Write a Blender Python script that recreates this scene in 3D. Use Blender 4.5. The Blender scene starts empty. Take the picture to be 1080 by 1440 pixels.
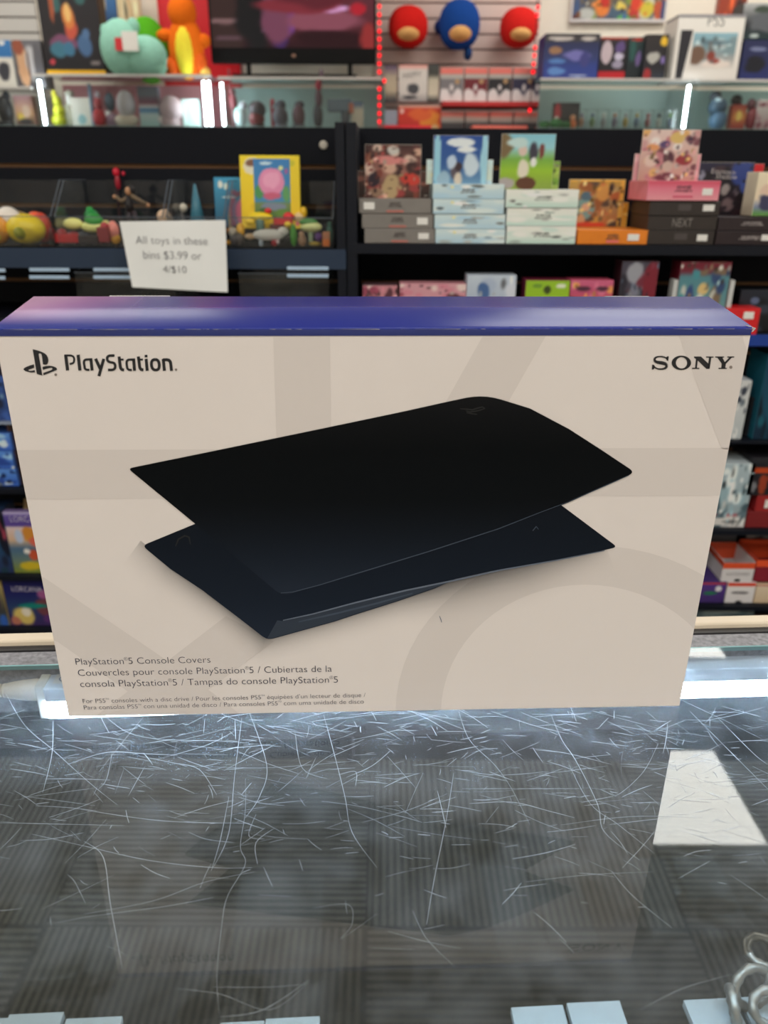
import bpy, bmesh, math, random
from mathutils import Vector, Matrix, Euler, noise as mnoise
random.seed(7)
S = bpy.context.scene
COL = S.collection
R = math.radians

# ------------------------------------------------------------------ camera, world, exposure, lamps
CAM = Vector((0, -.44, 1.342))
cd = bpy.data.cameras.new('camera'); cam = bpy.data.objects.new('camera', cd); COL.objects.link(cam)
cam.location = CAM; cam.rotation_euler = Euler((R(66.7), R(.0), R(0)), 'XYZ')
MROT = Matrix.Rotation(R(66.7), 3, 'X') @ Matrix.Rotation(R(.3), 3, 'Z')
cam.rotation_euler = MROT.to_euler()
cd.sensor_fit = 'HORIZONTAL'; cd.sensor_width = 36; cd.lens = 36
cd.clip_start = .02; cd.clip_end = 50
cd.dof.use_dof = True; cd.dof.focus_distance = .52; cd.dof.aperture_fstop = 10.5
S.camera = cam
S.view_settings.view_transform = 'Standard'; S.view_settings.look = 'None'
S.view_settings.gamma = 1; S.view_settings.use_curve_mapping = False
S.view_settings.exposure = 0.0
S.cycles.transparent_max_bounces = 32
S.cycles.max_bounces = 10
S.cycles.sample_clamp_indirect = 6
w = bpy.data.worlds.new('world'); S.world = w; w.use_nodes = True
w.node_tree.nodes['Background'].inputs[0].default_value = (.9, .95, 1, 1)
w.node_tree.nodes['Background'].inputs[1].default_value = .15
CEIL_LIGHT = 10.0          # ceiling panel emission
LED_POWER = 165.0          # tube under the glass
CASE_LED = 28.0
GAIN = 1.15               # printed colours are given as the eye reads them under the shop light

# ------------------------------------------------------------------ helpers
def lin(c):
    c = c / 255.0
    return c / 12.92 if c <= .04045 else ((c + .055) / 1.055) ** 2.4
def rgb(c, g=1.0):
    return tuple(min(.93, lin(x) * g) for x in c) + (1.0,)
def ray(px, py):
    return MROT @ Vector(((px - 540) / 1080, (720 - py) / 1080, -1))
def at(px, py, Y):                    # point of the photograph on the upright plane at depth Y
    d = ray(px, py); return CAM + d * ((Y - CAM.y) / d.y)
def atz(px, py, Z):                   # the same on a level plane
    d = ray(px, py); return CAM + d * ((Z - CAM.z) / d.z)

MATS = {}
def mat(key, c=(128, 128, 128), rough=.5, metal=0.0, spec=.5, emit=0, ecol=None, var=0.0, scale=30, bump=0.0, gain=1.0, coat=0):
    if key in MATS: return MATS[key]
    m = bpy.data.materials.new(key); m.use_nodes = True; nt = m.node_tree
    b = nt.nodes['Principled BSDF']
    b.inputs['Base Color'].default_value = rgb(c, gain); b.inputs['Roughness'].default_value = rough
    b.inputs['Metallic'].default_value = metal; b.inputs['Specular IOR Level'].default_value = spec
    b.inputs['Coat Weight'].default_value = coat
    if emit:
        b.inputs['Emission Color'].default_value = rgb(ecol or c); b.inputs['Emission Strength'].default_value = emit
    if var or bump:
        tc = nt.nodes.new('ShaderNodeTexCoord'); n = nt.nodes.new('ShaderNodeTexNoise')
        n.inputs['Scale'].default_value = scale; n.inputs['Detail'].default_value = 4
        nt.links.new(tc.outputs['Object'], n.inputs['Vector'])
        if var:
            mx = nt.nodes.new('ShaderNodeMix'); mx.data_type = 'RGBA'
            mx.inputs[6].default_value = rgb([x * (1 - var) for x in c], gain); mx.inputs[7].default_value = rgb([min(255, x * (1 + var)) for x in c], gain)
            nt.links.new(n.outputs['Fac'], mx.inputs[0]); nt.links.new(mx.outputs[2], b.inputs['Base Color'])
        if bump:
            bp = nt.nodes.new('ShaderNodeBump'); bp.inputs['Strength'].default_value = bump; bp.inputs['Distance'].default_value = .01
            nt.links.new(n.outputs['Fac'], bp.inputs['Height']); nt.links.new(bp.outputs['Normal'], b.inputs['Normal'])
    MATS[key] = m; return m

def emitter(key, c, strength):
    if key in MATS: return MATS[key]
    m = bpy.data.materials.new(key); m.use_nodes = True; nt = m.node_tree
    nt.nodes.remove(nt.nodes['Principled BSDF'])
    e = nt.nodes.new('ShaderNodeEmission'); e.inputs[0].default_value = rgb(c); e.inputs[1].default_value = strength
    nt.links.new(e.outputs[0], nt.nodes['Material Output'].inputs[0]); MATS[key] = m; return m

def thin_glass(key, tint=(.95, .97, .96), dirt=0.0, ior=1.45, dirt_scale=25, rough=0.0):
    if key in MATS: return MATS[key]
    m = bpy.data.materials.new(key); m.use_nodes = True; nt = m.node_tree; L = nt.links.new
    nt.nodes.remove(nt.nodes['Principled BSDF'])
    out = nt.nodes['Material Output']
    t = nt.nodes.new('ShaderNodeBsdfTransparent'); t.inputs[0].default_value = tint + (1,)
    g = nt.nodes.new('ShaderNodeBsdfGlossy'); g.inputs['Roughness'].default_value = rough
    f = nt.nodes.new('ShaderNodeFresnel'); f.inputs[0].default_value = ior
    mx = nt.nodes.new('ShaderNodeMixShader'); L(f.outputs[0], mx.inputs[0]); L(t.outputs[0], mx.inputs[1]); L(g.outputs[0], mx.inputs[2])
    last = mx
    if dirt:
        tc = nt.nodes.new('ShaderNodeTexCoord')
        n = nt.nodes.new('ShaderNodeTexNoise'); n.inputs['Scale'].default_value = dirt_scale; n.inputs['Detail'].default_value = 8; n.inputs['Roughness'].default_value = .7
        L(tc.outputs['Object'], n.inputs['Vector'])
        rp = nt.nodes.new('ShaderNodeMapRange'); rp.inputs[1].default_value = .42; rp.inputs[2].default_value = .72; rp.inputs[3].default_value = dirt * .3; rp.inputs[4].default_value = dirt * 1.7
        L(n.outputs['Fac'], rp.inputs[0])
        d = nt.nodes.new('ShaderNodeBsdfDiffuse'); d.inputs[0].default_value = (.85, .88, .9, 1)
        tl = nt.nodes.new('ShaderNodeBsdfTranslucent'); tl.inputs[0].default_value = (.85, .9, .95, 1)
        dd = nt.nodes.new('ShaderNodeMixShader'); dd.inputs[0].default_value = .6; L(d.outputs[0], dd.inputs[1]); L(tl.outputs[0], dd.inputs[2])
        m2 = nt.nodes.new('ShaderNodeMixShader'); L(rp.outputs[0], m2.inputs[0]); L(mx.outputs[0], m2.inputs[1]); L(dd.outputs[0], m2.inputs[2]); last = m2
    L(last.outputs[0], out.inputs[0]); MATS[key] = m; return m

def art_mat(rough=.4, key='printed_card', spec=.4):
    if key in MATS: return MATS[key]
    m = bpy.data.materials.new(key); m.use_nodes = True; nt = m.node_tree
    a = nt.nodes.new('ShaderNodeVertexColor'); a.layer_name = 'Col'
    b = nt.nodes['Principled BSDF']; b.inputs['Roughness'].default_value = rough; b.inputs['Specular IOR Level'].default_value = spec
    nt.links.new(a.outputs[0], b.inputs['Base Color']); MATS[key] = m; return m

class MB:
    def __init__(s): s.v = []; s.f = []; s.m = []
    def add(s, vs, fs, mi=0):
        k = len(s.v); s.v += [tuple(x) for x in vs]; s.f += [[i + k for i in f] for f in fs]; s.m += [mi] * len(fs); return s
    def box(s, a, b, mi=0):
        x0, y0, z0 = a; x1, y1, z1 = b
        return s.add([(x0,y0,z0),(x1,y0,z0),(x1,y1,z0),(x0,y1,z0),(x0,y0,z1),(x1,y0,z1),(x1,y1,z1),(x0,y1,z1)],
                     [(0,3,2,1),(4,5,6,7),(0,1,5,4),(1,2,6,5),(2,3,7,6),(3,0,4,7)], mi)
    def ell(s, c, r, mi=0, nu=20, nv=12, pw=1.0):
        vs = []; fs = []
        for j in range(nv + 1):
            th = math.pi * j / nv
            for i in range(nu):
                ph = 2 * math.pi * i / nu
                d = Vector((math.sin(th) * math.cos(ph), math.sin(th) * math.sin(ph), math.cos(th)))
                if pw != 1: d = Vector([math.copysign(abs(q) ** pw, q) for q in d])
                vs.append((c[0] + r[0] * d.x, c[1] + r[1] * d.y, c[2] + r[2] * d.z))
        for j in range(nv):
            for i in range(nu):
                a = j * nu + i; b = j * nu + (i + 1) % nu
                fs.append((a, a + nu, b + nu, b))
        return s.add(vs, fs, mi)
    def tube(s, pts, rad, n=10, mi=0, cap=True):
        pts = [Vector(p) for p in pts]; rad = rad if isinstance(rad, (list, tuple)) else [rad] * len(pts)
        vs = []; fs = []; up = None
        for i, p in enumerate(pts):
            t = (pts[min(i + 1, len(pts) - 1)] - pts[max(i - 1, 0)]).normalized()
            if up is None: up = t.orthogonal().normalized()
            a = (up - t * up.dot(t)).normalized(); up = a; b = t.cross(a)
            for k in range(n):
                q = 2 * math.pi * k / n
                vs.append(p + (a * math.cos(q) + b * math.sin(q)) * rad[i])
        for i in range(len(pts) - 1):
            for k in range(n):
                fs.append((i*n+k, i*n+(k+1)%n, (i+1)*n+(k+1)%n, (i+1)*n+k))
        if cap: fs += [tuple(range(n))[::-1], tuple(range((len(pts)-1)*n, len(pts)*n))]
        return s.add(vs, fs, mi)
    def lathe(s, prof, c=(0,0,0), n=24, mi=0):
        vs = []; fs = []
        for r, z in prof:
            for k in range(n):
                q = 2 * math.pi * k / n; vs.append((c[0] + r * math.cos(q), c[1] + r * math.sin(q), c[2] + z))
        for i in range(len(prof) - 1):
            for k in range(n): fs.append((i*n+k, i*n+(k+1)%n, (i+1)*n+(k+1)%n, (i+1)*n+k))
        return s.add(vs, fs, mi)
    def prism(s, pts, y0, y1, mi=0):       # outline in x,z pulled along y (front at y0)
        n = len(pts)
        vs = [(x, y0, z) for x, z in pts] + [(x, y1, z) for x, z in pts]
        fs = [tuple(range(n)), tuple(range(2*n-1, n-1, -1))] + [(i, i+n, (i+1)%n+n, (i+1)%n) for i in range(n)]
        return s.add(vs, fs, mi)
    def build(s, name, mats, parent=None, smooth=False, bevel=0, loc=None, rotz=0, recalc=True):
        me = bpy.data.meshes.new(name); me.from_pydata(s.v, [], s.f); me.update()
        mats = mats if isinstance(mats, (list, tuple)) else [mats]
        for m in mats: me.materials.append(m)
        for p, i in zip(me.polygons, s.m): p.material_index = i; p.use_smooth = smooth
        if recalc or bevel:
            bm = bmesh.new(); bm.from_mesh(me)
            if recalc: bmesh.ops.recalc_face_normals(bm, faces=bm.faces)
            if bevel: bmesh.ops.bevel(bm, geom=bm.edges[:], offset=bevel, segments=2, profile=.5, affect='EDGES', clamp_overlap=True)
            bm.to_mesh(me); bm.free()
        o = bpy.data.objects.new(name, me); COL.objects.link(o)
        if parent: o.parent = parent
        if loc is not None: o.location = loc
        o.rotation_euler = (0, 0, rotz)
        return o

def tag(o, label, cat, group=None):
    o['label'] = label; o['category'] = cat
    if group: o['group'] = group
    return o
def struct(o): o['kind'] = 'structure'; return o
def empty(name, loc, rotz=0):
    o = bpy.data.objects.new(name, None); COL.objects.link(o); o.location = loc; o.rotation_euler = (0, 0, rotz); o.empty_display_size = .05; return o

def paint(w, h, bg, blobs=(), noise=None, seed=0, nx=36, ny=42):
    """colours of a printed picture on a grid; bg = [(v, rgb)..] bottom to top, blobs = (u, v, ru, rv, rgb[, hard])"""
    rnd = random.Random(seed)
    bl = [tuple(b) for b in blobs]
    if noise:
        n, pal, rmin, rmax = noise
        for _ in range(int(n * 1.4)):
            kk = rnd.choice((.5, .8, 1.12)); bl.append((rnd.random(), rnd.random(), rnd.uniform(rmin * .35, rmin), rnd.uniform(rmin * .35, rmin * 1.4), [min(250, q * kk) for q in rnd.choice(pal)], .5))
        for _ in range(n): bl.insert(0, (rnd.random(), rnd.random(), rnd.uniform(rmin, rmax), rnd.uniform(rmin, rmax), rnd.choice(pal), .6))
    cols = []
    for j in range(ny + 1):
        v = j / ny
        for i in range(nx + 1):
            u = i / nx
            c = bg[0][1]
            for (a, ca), (b, cb) in zip(bg, bg[1:]):
                if v >= a:
                    t = min(1, (v - a) / max(1e-6, b - a)); c = [p + (q - p) * t for p, q in zip(ca, cb)]
            for q in bl:
                d = math.hypot((u - q[0]) / q[2], (v - q[1]) / q[3]) + (.25 if len(q) < 6 or q[5] < .8 else .07) * mnoise.noise(Vector((u * 6 + seed, v * 6, q[0] * 9)))
                hard = q[5] if len(q) > 5 else .75
                if d < 1:
                    k = min(1, (1 - d) / max(.05, 1 - hard)); c = [p + (x - p) * k for p, x in zip(c, q[4])]
            cols.append(rgb(c, GAIN))
    return cols
def picture(name, parent, x0, x1, z0, z1, y, bg, blobs=(), noise=None, seed=0, nx=36, ny=42, mt=None, outline=None):
    vs = []; fs = []
    for j in range(ny + 1):
        for i in range(nx + 1): vs.append((x0 + (x1 - x0) * i / nx, y, z0 + (z1 - z0) * j / ny))
    for j in range(ny):
        for i in range(nx):
            a = j * (nx + 1) + i; fs.append((a, a + 1, a + nx + 2, a + nx + 1))
    if outline:
        fs = [f for f in fs if outline((vs[f[0]][0] + vs[f[2]][0]) / 2, (vs[f[0]][2] + vs[f[2]][2]) / 2)]
    me = bpy.data.meshes.new(name); me.from_pydata(vs, [], fs)
    ca = me.color_attributes.new('Col', 'FLOAT_COLOR', 'POINT')
    for d, c in zip(ca.data, paint(x1 - x0, z1 - z0, bg, blobs, noise, seed, nx, ny)): d.color = c
    me.materials.append(mt or art_mat())
    o = bpy.data.objects.new(name, me); COL.objects.link(o); o.parent = parent; return o

def text_mesh(segs, size):
    """list of (string, scale, raise) laid in a row -> verts in x,y and faces, total width"""
    V = []; F = []; x = 0
    for s, sc, up in segs:
        cu = bpy.data.curves.new('t', 'FONT'); cu.body = s; cu.size = size * sc; cu.resolution_u = 4; cu.offset = -.012 * size * sc
        ob = bpy.data.objects.new('t', cu); COL.objects.link(ob)
        dg = bpy.context.evaluated_depsgraph_get(); dg.update()
        me = bpy.data.meshes.new_from_object(ob.evaluated_get(dg))
        k = len(V); xs = [v.co.x for v in me.vertices] or [0]
        lead = len(s) - len(s.lstrip(' ')); trail = len(s) - len(s.rstrip(' '))
        sp = .28 * size * sc
        off = x + lead * sp - min(xs)
        V += [(v.co.x + off, v.co.y + up * size) for v in me.vertices]; F += [[i + k for i in p.vertices] for p in me.polygons]
        x = off + max(xs) + trail * sp + .05 * size * sc
        bpy.data.objects.remove(ob); bpy.data.curves.remove(cu); bpy.data.meshes.remove(me)
    return V, F, x
def text_on(name, parent, segs, p, q, y, m, height=None, squash=1.0, size=None):
    """text from local point p=(x,z) to q=(x,z) on the parent's front plane y"""
    if isinstance(segs, str): segs = [(segs, 1, 0)]
    V, F, wd = text_mesh(segs, .01)
    dx, dz = q[0] - p[0], q[1] - p[1]; ln = math.hypot(dx, dz); k = ln / wd
    ky = k * squash if height is None else height / .01
    c, s = dx / ln, dz / ln
    mb = MB(); mb.add([(p[0] + (a * k) * c - (b * ky) * s, y, p[1] + (a * k) * s + (b * ky) * c) for a, b in V], F)
    return mb.build(name, m, parent, recalc=False)

def card_box(name, label, cat, px, Y, depth, body, z=None, group=None, art=None, rough=.45, rotz=0, bevel=.0008, seed=0, height=None, inset=0.0, stickers=(), prints=()):
    """a carton given by its front in the photograph px=(x0,y0,x1,y1), standing at depth Y"""
    x0, y0, x1, y1 = px; ym = (y0 + y1) / 2
    a = at(x0, ym, Y); b = at(x1, ym, Y)
    zb = at((x0 + x1) / 2, y1, Y).z if z is None else z
    h = height if height else max(.005, at((x0 + x1) / 2, y0, Y).z - at((x0 + x1) / 2, y1, Y).z)
    wd = b.x - a.x
    m = body if not isinstance(body, (tuple, list)) else mat('card_%d_%d_%d' % tuple(body), body, rough, var=.06, scale=40, gain=GAIN)
    o = MB().box((-wd/2, 0, 0), (wd/2, depth, h)).build(name, m, None, bevel=bevel, loc=((a.x + b.x) / 2, Y, zb), rotz=rotz)
    tag(o, label, cat, group)
    if art:
        picture('cover_picture', o, -wd/2 + wd*inset + .0008, wd/2 - wd*inset - .0008, h*inset + .0008, h - h*inset - .0008, -.0005, seed=seed, **art)
    for u, v, su, sv, c in prints:
        if sv > .3:
            rn = random.Random(seed * 31 + int(u * 100)); mb = MB(); n = 9
            for row, (rv, rh, rw) in enumerate(((.62, .5, .8), (.2, .34, 1.0))):
                for i in range(n):
                    xa = (u - .5 - su/2 + su * (1 - rw) / 2 + su * rw * i / n) * wd; xb = xa + su * rw * wd / n * rn.uniform(.5, .92); zc = (v - sv/2 + sv * rv) * h; zh = sv * h * rh / 2 * rn.uniform(.6, 1.1)
                    mb.add([(xa, -.001, zc - zh), (xb, -.001, zc - zh * rn.uniform(.4, 1)), (xb + .0006, -.001, zc + zh), (xa + .0006, -.001, zc + zh * rn.uniform(.5, 1))], [(0,1,2,3)])
            mb.build('printed_mark', mat('ink_%d_%d_%d' % tuple(c), c, .5, gain=GAIN), o, recalc=False); continue
        MB().add([((u-.5)*wd - su*wd/2, -.001, v*h - sv*h/2), ((u-.5)*wd + su*wd/2, -.001, v*h - sv*h/2), ((u-.5)*wd + su*wd/2, -.001, v*h + sv*h/2), ((u-.5)*wd - su*wd/2, -.001, v*h + sv*h/2)], [(0,1,2,3)]).build('printed_mark', mat('ink_%d_%d_%d' % tuple(c), c, .5, gain=GAIN), o)
    for u, v, su, sv in stickers:
        MB().box(((u-.5)*wd - su*wd/2, -.0016, v*h - sv*h/2), ((u-.5)*wd + su*wd/2, -.0006, v*h + sv*h/2)).build('price_sticker', mat('sticker_white', (240, 236, 232), .5), o)
    o['w'] = wd; o['h'] = h
    return o

def solid(name, parent, shape, Y, px, py, rx, ry, c, zoff=0, x0=0, ydep=None, dy=0, m=None, pw=1.0):
    """one rounded piece of a toy centred at a pixel with pixel radii"""
    p = at(px, py, Y); s = (at(px + 10, py, Y).x - p.x) / 10
    r = (rx * s, (ydep if ydep else min(rx, ry)) * s, ry * s)
    mb = MB()
    cc = (p.x - x0, dy * s, p.z - zoff)
    if shape == 'box': mb.box((cc[0]-r[0], cc[1]-r[1], cc[2]-r[2]), (cc[0]+r[0], cc[1]+r[1], cc[2]+r[2]))
    elif shape == 'cone': mb.lathe([(0.001, -r[2]), (r[0], -r[2]), (r[0]*.1, r[2]), (.0005, r[2])], cc)
    elif shape == 'cyl': mb.lathe([(0.0005, -r[2]), (r[0]*.9, -r[2]), (r[0], -r[2]*.9), (r[0], r[2]*.9), (r[0]*.9, r[2]), (.0005, r[2])], cc)
    else: mb.ell(cc, r, pw=pw)
    m = m or mat('toy_%d_%d_%d' % tuple(c), c, .4, gain=GAIN)
    return mb.build(name, m, parent, smooth=shape != 'box', bevel=min(r) * .2 if shape == 'box' else 0)
def toy(name, label, cat, Y, z, pieces, group=None):
    """a small thing made of rounded parts; pieces = (part, shape, px, py, rx, ry, colour[, depth])"""
    px = sum(p[2] for p in pieces) / len(pieces); X = at(px, pieces[0][3], Y).x
    low = min(at(p[2], p[3] + p[5], Y).z for p in pieces)
    o = empty(name, (X, Y, z)); tag(o, label, cat, group)
    for p in pieces:
        solid(p[0], o, p[1], Y, p[2], p[3], p[4], p[5], p[6], zoff=low, x0=X, ydep=p[7] if len(p) > 7 else None, m=p[8] if len(p) > 8 else None)
    return o

# ------------------------------------------------------------------ room
ZC = 3.3
def carpet_mat():
    m = bpy.data.materials.new('carpet_tile'); m.use_nodes = True; nt = m.node_tree; L = nt.links.new; N = nt.nodes.new
    b = nt.nodes['Principled BSDF']; b.inputs['Roughness'].default_value = .95; b.inputs['Specular IOR Level'].default_value = .1
    tc = N('ShaderNodeTexCoord'); sp = N('ShaderNodeSeparateXYZ'); L(tc.outputs['Object'], sp.inputs[0])
    def mth(op, a, bb=None, cl=False):
        n = N('ShaderNodeMath'); n.operation = op; n.use_clamp = cl
        for i, q in enumerate((a, bb)):
            if q is None: continue
            if isinstance(q, (int, float)): n.inputs[i].default_value = q
            else: L(q, n.inputs[i])
        return n.outputs[0]
    T = .63
    u = mth('DIVIDE', mth('ADD', sp.outputs[0], .03), T); v = mth('DIVIDE', mth('SUBTRACT', sp.outputs[1], .62), T)
    par = mth('FLOORED_MODULO', mth('ADD', mth('FLOOR', u), mth('FLOOR', v)), 2)   # 0 / 1
    cx = N('ShaderNodeMix'); cx.data_type = 'FLOAT'; L(par, cx.inputs[0]); L(sp.outputs[0], cx.inputs[2]); L(sp.outputs[1], cx.inputs[3])
    wv = mth('SINE', mth('MULTIPLY', cx.outputs[0], 2 * math.pi / .0155))
    n1 = N('ShaderNodeTexNoise'); n1.inputs['Scale'].default_value = 260; n1.inputs['Detail'].default_value = 3; L(tc.outputs['Object'], n1.inputs[0])
    n2 = N('ShaderNodeTexNoise'); n2.inputs['Scale'].default_value = 22; L(tc.outputs['Object'], n2.inputs[0])
    st = mth('ADD', mth('MULTIPLY', wv, .42), .5)
    st = mth('ADD', st, mth('MULTIPLY', mth('SUBTRACT', n1.outputs[0], .5), 1.1))
    st = mth('ADD', st, mth('MULTIPLY', mth('SUBTRACT', n2.outputs[0], .5), .5), True)
    rp = N('ShaderNodeValToRGB'); rp.color_ramp.elements[0].color = rgb((52, 51, 47)); rp.color_ramp.elements[1].color = rgb((104, 102, 92))
    L(st, rp.inputs[0])
    fu = mth('ABSOLUTE', mth('SUBTRACT', mth('FRACT', u), .5)); fv = mth('ABSOLUTE', mth('SUBTRACT', mth('FRACT', v), .5))
    seam = mth('GREATER_THAN', mth('MAXIMUM', fu, fv), .494)
    mx = N('ShaderNodeMix'); mx.data_type = 'RGBA'; L(mth('MULTIPLY', seam, .6), mx.inputs[0]); L(rp.outputs[0], mx.inputs[6]); mx.inputs[7].default_value = rgb((40, 38, 36))
    L(mx.outputs[2], b.inputs['Base Color']); return m
X0, X1, Y0, Y1 = -4.5, 4.5, -3.2, 4.75
struct(MB().box((X0-.1, Y0-.1, -.1), (X1+.1, Y1+.1, 0)).build('floor', carpet_mat()))
struct(MB().box((X0-.1, Y0-.1, ZC), (X1+.1, Y1+.1, ZC+.1)).build('ceiling', mat('ceiling_tile', (205, 203, 198), .9, var=.04, scale=60)))
wall_white = mat('wall_paint', (238, 228, 214), .8, var=.02)
struct(MB().box((X0-.1, Y1, 0), (X1+.1, Y1+.1, ZC)).build('wall_back', wall_white))
struct(MB().box((X0-.1, Y0-.1, 0), (X1+.1, Y0, ZC)).build('wall_front', wall_white))
struct(MB().box((X0-.1, Y0, 0), (X0, Y1, ZC)).build('wall_left', wall_white))
struct(MB().box((X1, Y0, 0), (X1+.1, Y1, ZC)).build('wall_right', wall_white))

panel_em = emitter('light_diffuser', (255, 246, 238), CEIL_LIGHT)
frame_w = mat('white_metal', (225, 225, 222), .4)
def ceiling_light(cx, cy, sx, sy, label):
    o = empty('ceiling_light', (cx, cy, ZC)); tag(o, label, 'ceiling light', 'ceiling light panels')
    mb = MB(); e = .025
    for a, b in (((-sx/2-e, -sy/2-e), (sx/2+e, -sy/2)), ((-sx/2-e, sy/2), (sx/2+e, sy/2+e)), ((-sx/2-e, -sy/2), (-sx/2, sy/2)), ((sx/2, -sy/2), (sx/2+e, sy/2))):
        mb.box((a[0], a[1], -.03), (b[0], b[1], 0))
    mb.build('light_frame', frame_w, o)
    MB().add([(-sx/2, -sy/2, -.02), (-sx/2, sy/2, -.02), (sx/2, sy/2, -.02), (sx/2, -sy/2, -.02)], [(0, 1, 2, 3)]).build('diffuser', panel_em, o, recalc=False)
LIGHT_SPOTS = [(1.05, 2.33), (-2.65, 2.5), (-3.4, .6), (.55, -.9), (-1.2, -.9), (2.6, -.9), (3.4, 2.33), (-.2, -2.3), (-2.2, -2.3), (2.2, -2.3), (-1.6, 3.75), (1.45, 3.75), (3.4, 3.75)]  # last three panels added to brighten the far wall and highlight the lid
for (x, y) in LIGHT_SPOTS:
    ceiling_light(x, y, 1.22, .6, 'unseen white fluorescent panel in the ceiling' if (x, y) != (1.05, 2.33) else 'warm ceiling light panel mirrored in the glass counter')

# ------------------------------------------------------------------ glass counter
CY = R(3.2)
counter = empty('display_counter', (0, .068, 0), CY)
tag(counter, 'scratched glass display counter with granite edge strip carrying the carton', 'counter')
steel = mat('brushed_aluminium', (190, 192, 196), .3, .9)
counter_glass = thin_glass('counter_glass', (.93, .96, .95), dirt=.09, dirt_scale=24, ior=1.7)
gl = MB().add([(-1.3, -.62, 1.0), (1.3, -.62, 1.0), (1.3, 0, 1.0), (-1.3, 0, 1.0)], [(0, 1, 2, 3)]).build('glass_top', counter_glass, counter, recalc=False)
MB().box((-1.3, 0, .9965), (1.3, .0015, 1.0)).build('glass_edge', mat('glass_edge', (130, 180, 186), .2), counter)
gm = mat('granite', (92, 91, 96), .4, var=1.0, scale=230)
MB().box((-1.3, .0025, .955), (1.3, .026, .996)).build('granite_strip', gm, counter, bevel=.001)
MB().box((-1.3, .0265, .90), (1.3, .033, .997)).build('dark_channel', mat('dark_channel', (52, 50, 52), .5), counter)
MB().box((-1.3, .0335, .985), (1.3, .0455, 1.002)).build('wood_edge', mat('tan_edge', (244, 222, 200), .45, var=.05, scale=15), counter, bevel=.002)
MB().box((-1.3, .003, 0), (1.3, .024, .16)).build('kick_panel', mat('counter_black', (24, 24, 28), .4), counter)
MB().add([(-1.3, .012, .16), (1.3, .012, .16), (1.3, .012, .956), (-1.3, .012, .956)], [(0, 1, 2, 3)]).build('front_pane', thin_glass('pane_glass', (.95, .97, .96), dirt=.01), counter, recalc=False)
MB().add([(-1.3, -.30, .60), (1.3, -.30, .60), (1.3, -.012, .60), (-1.3, -.012, .60)], [(0, 1, 2, 3)]).build('glass_shelf', thin_glass('shelf_glass', (.95, .97, .96)), counter, recalc=False)
for sx in (-1.29, 1.27):
    MB().box((sx, -.62, 0), (sx + .02, .002, .99)).build('end_panel', mat('counter_black', (24, 24, 28), .4), counter)

# scratches: thin worn lines in the glass
def scratch_mat():
    m = bpy.data.materials.new('scratch'); m.use_nodes = True; nt = m.node_tree; L = nt.links.new
    nt.nodes.remove(nt.nodes['Principled BSDF'])
    t = nt.nodes.new('ShaderNodeBsdfTransparent'); d = nt.nodes.new('ShaderNodeBsdfDiffuse'); d.inputs[0].default_value = (.9, .93, .95, 1)
    tl = nt.nodes.new('ShaderNodeBsdfTranslucent'); tl.inputs[0].default_value = (.9, .95, 1, 1)
    a = nt.nodes.new('ShaderNodeMixShader'); a.inputs[0].default_value = .6; L(d.outputs[0], a.inputs[1]); L(tl.outputs[0], a.inputs[2])
    vc = nt.nodes.new('ShaderNodeVertexColor'); vc.layer_name = 'Col'
    b = nt.nodes.new('ShaderNodeMixShader'); L(vc.outputs[0], b.inputs[0]); L(t.outputs[0], b.inputs[1]); L(a.outputs[0], b.inputs[2])
    L(b.outputs[0], nt.nodes['Material Output'].inputs[0]); return m
SV = []; SF = []; SC = []
def scratch(pts, wd, op):
    pts = [Vector(p) for p in pts]
    # smooth
    q = []
    for i in range(len(pts) - 1):
        p0 = pts[max(0, i-1)]; p1 = pts[i]; p2 = pts[i+1]; p3 = pts[min(len(pts)-1, i+2)]
        for k in range(6):
            t = k / 6; q.append(.5 * ((2*p1) + (p2-p0)*t + (2*p0-5*p1+4*p2-p3)*t*t + (3*p1-p0-3*p2+p3)*t**3))
    q.append(pts[-1]); n = len(q); b = len(SV)
    for i, p in enumerate(q):
        t = (q[min(n-1, i+1)] - q[max(0, i-1)]); t.normalize(); s = Vector((-t.y, t.x))
        ww = wd * (.35 + .65 * math.sin(math.pi * (i + .5) / n)) / 2
        for sg in (-1, 1):
            SV.append((p.x + s.x*ww*sg, p.y + s.y*ww*sg, 1.0002)); o = op * random.uniform(.6, 1); SC.append((o, o, o, 1))
    for i in range(n - 1): SF.append((b+2*i, b+2*i+1, b+2*i+3, b+2*i+2))
def gp(px, py): p = atz(px, py, 1.0002); return (p.x, p.y)
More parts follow.
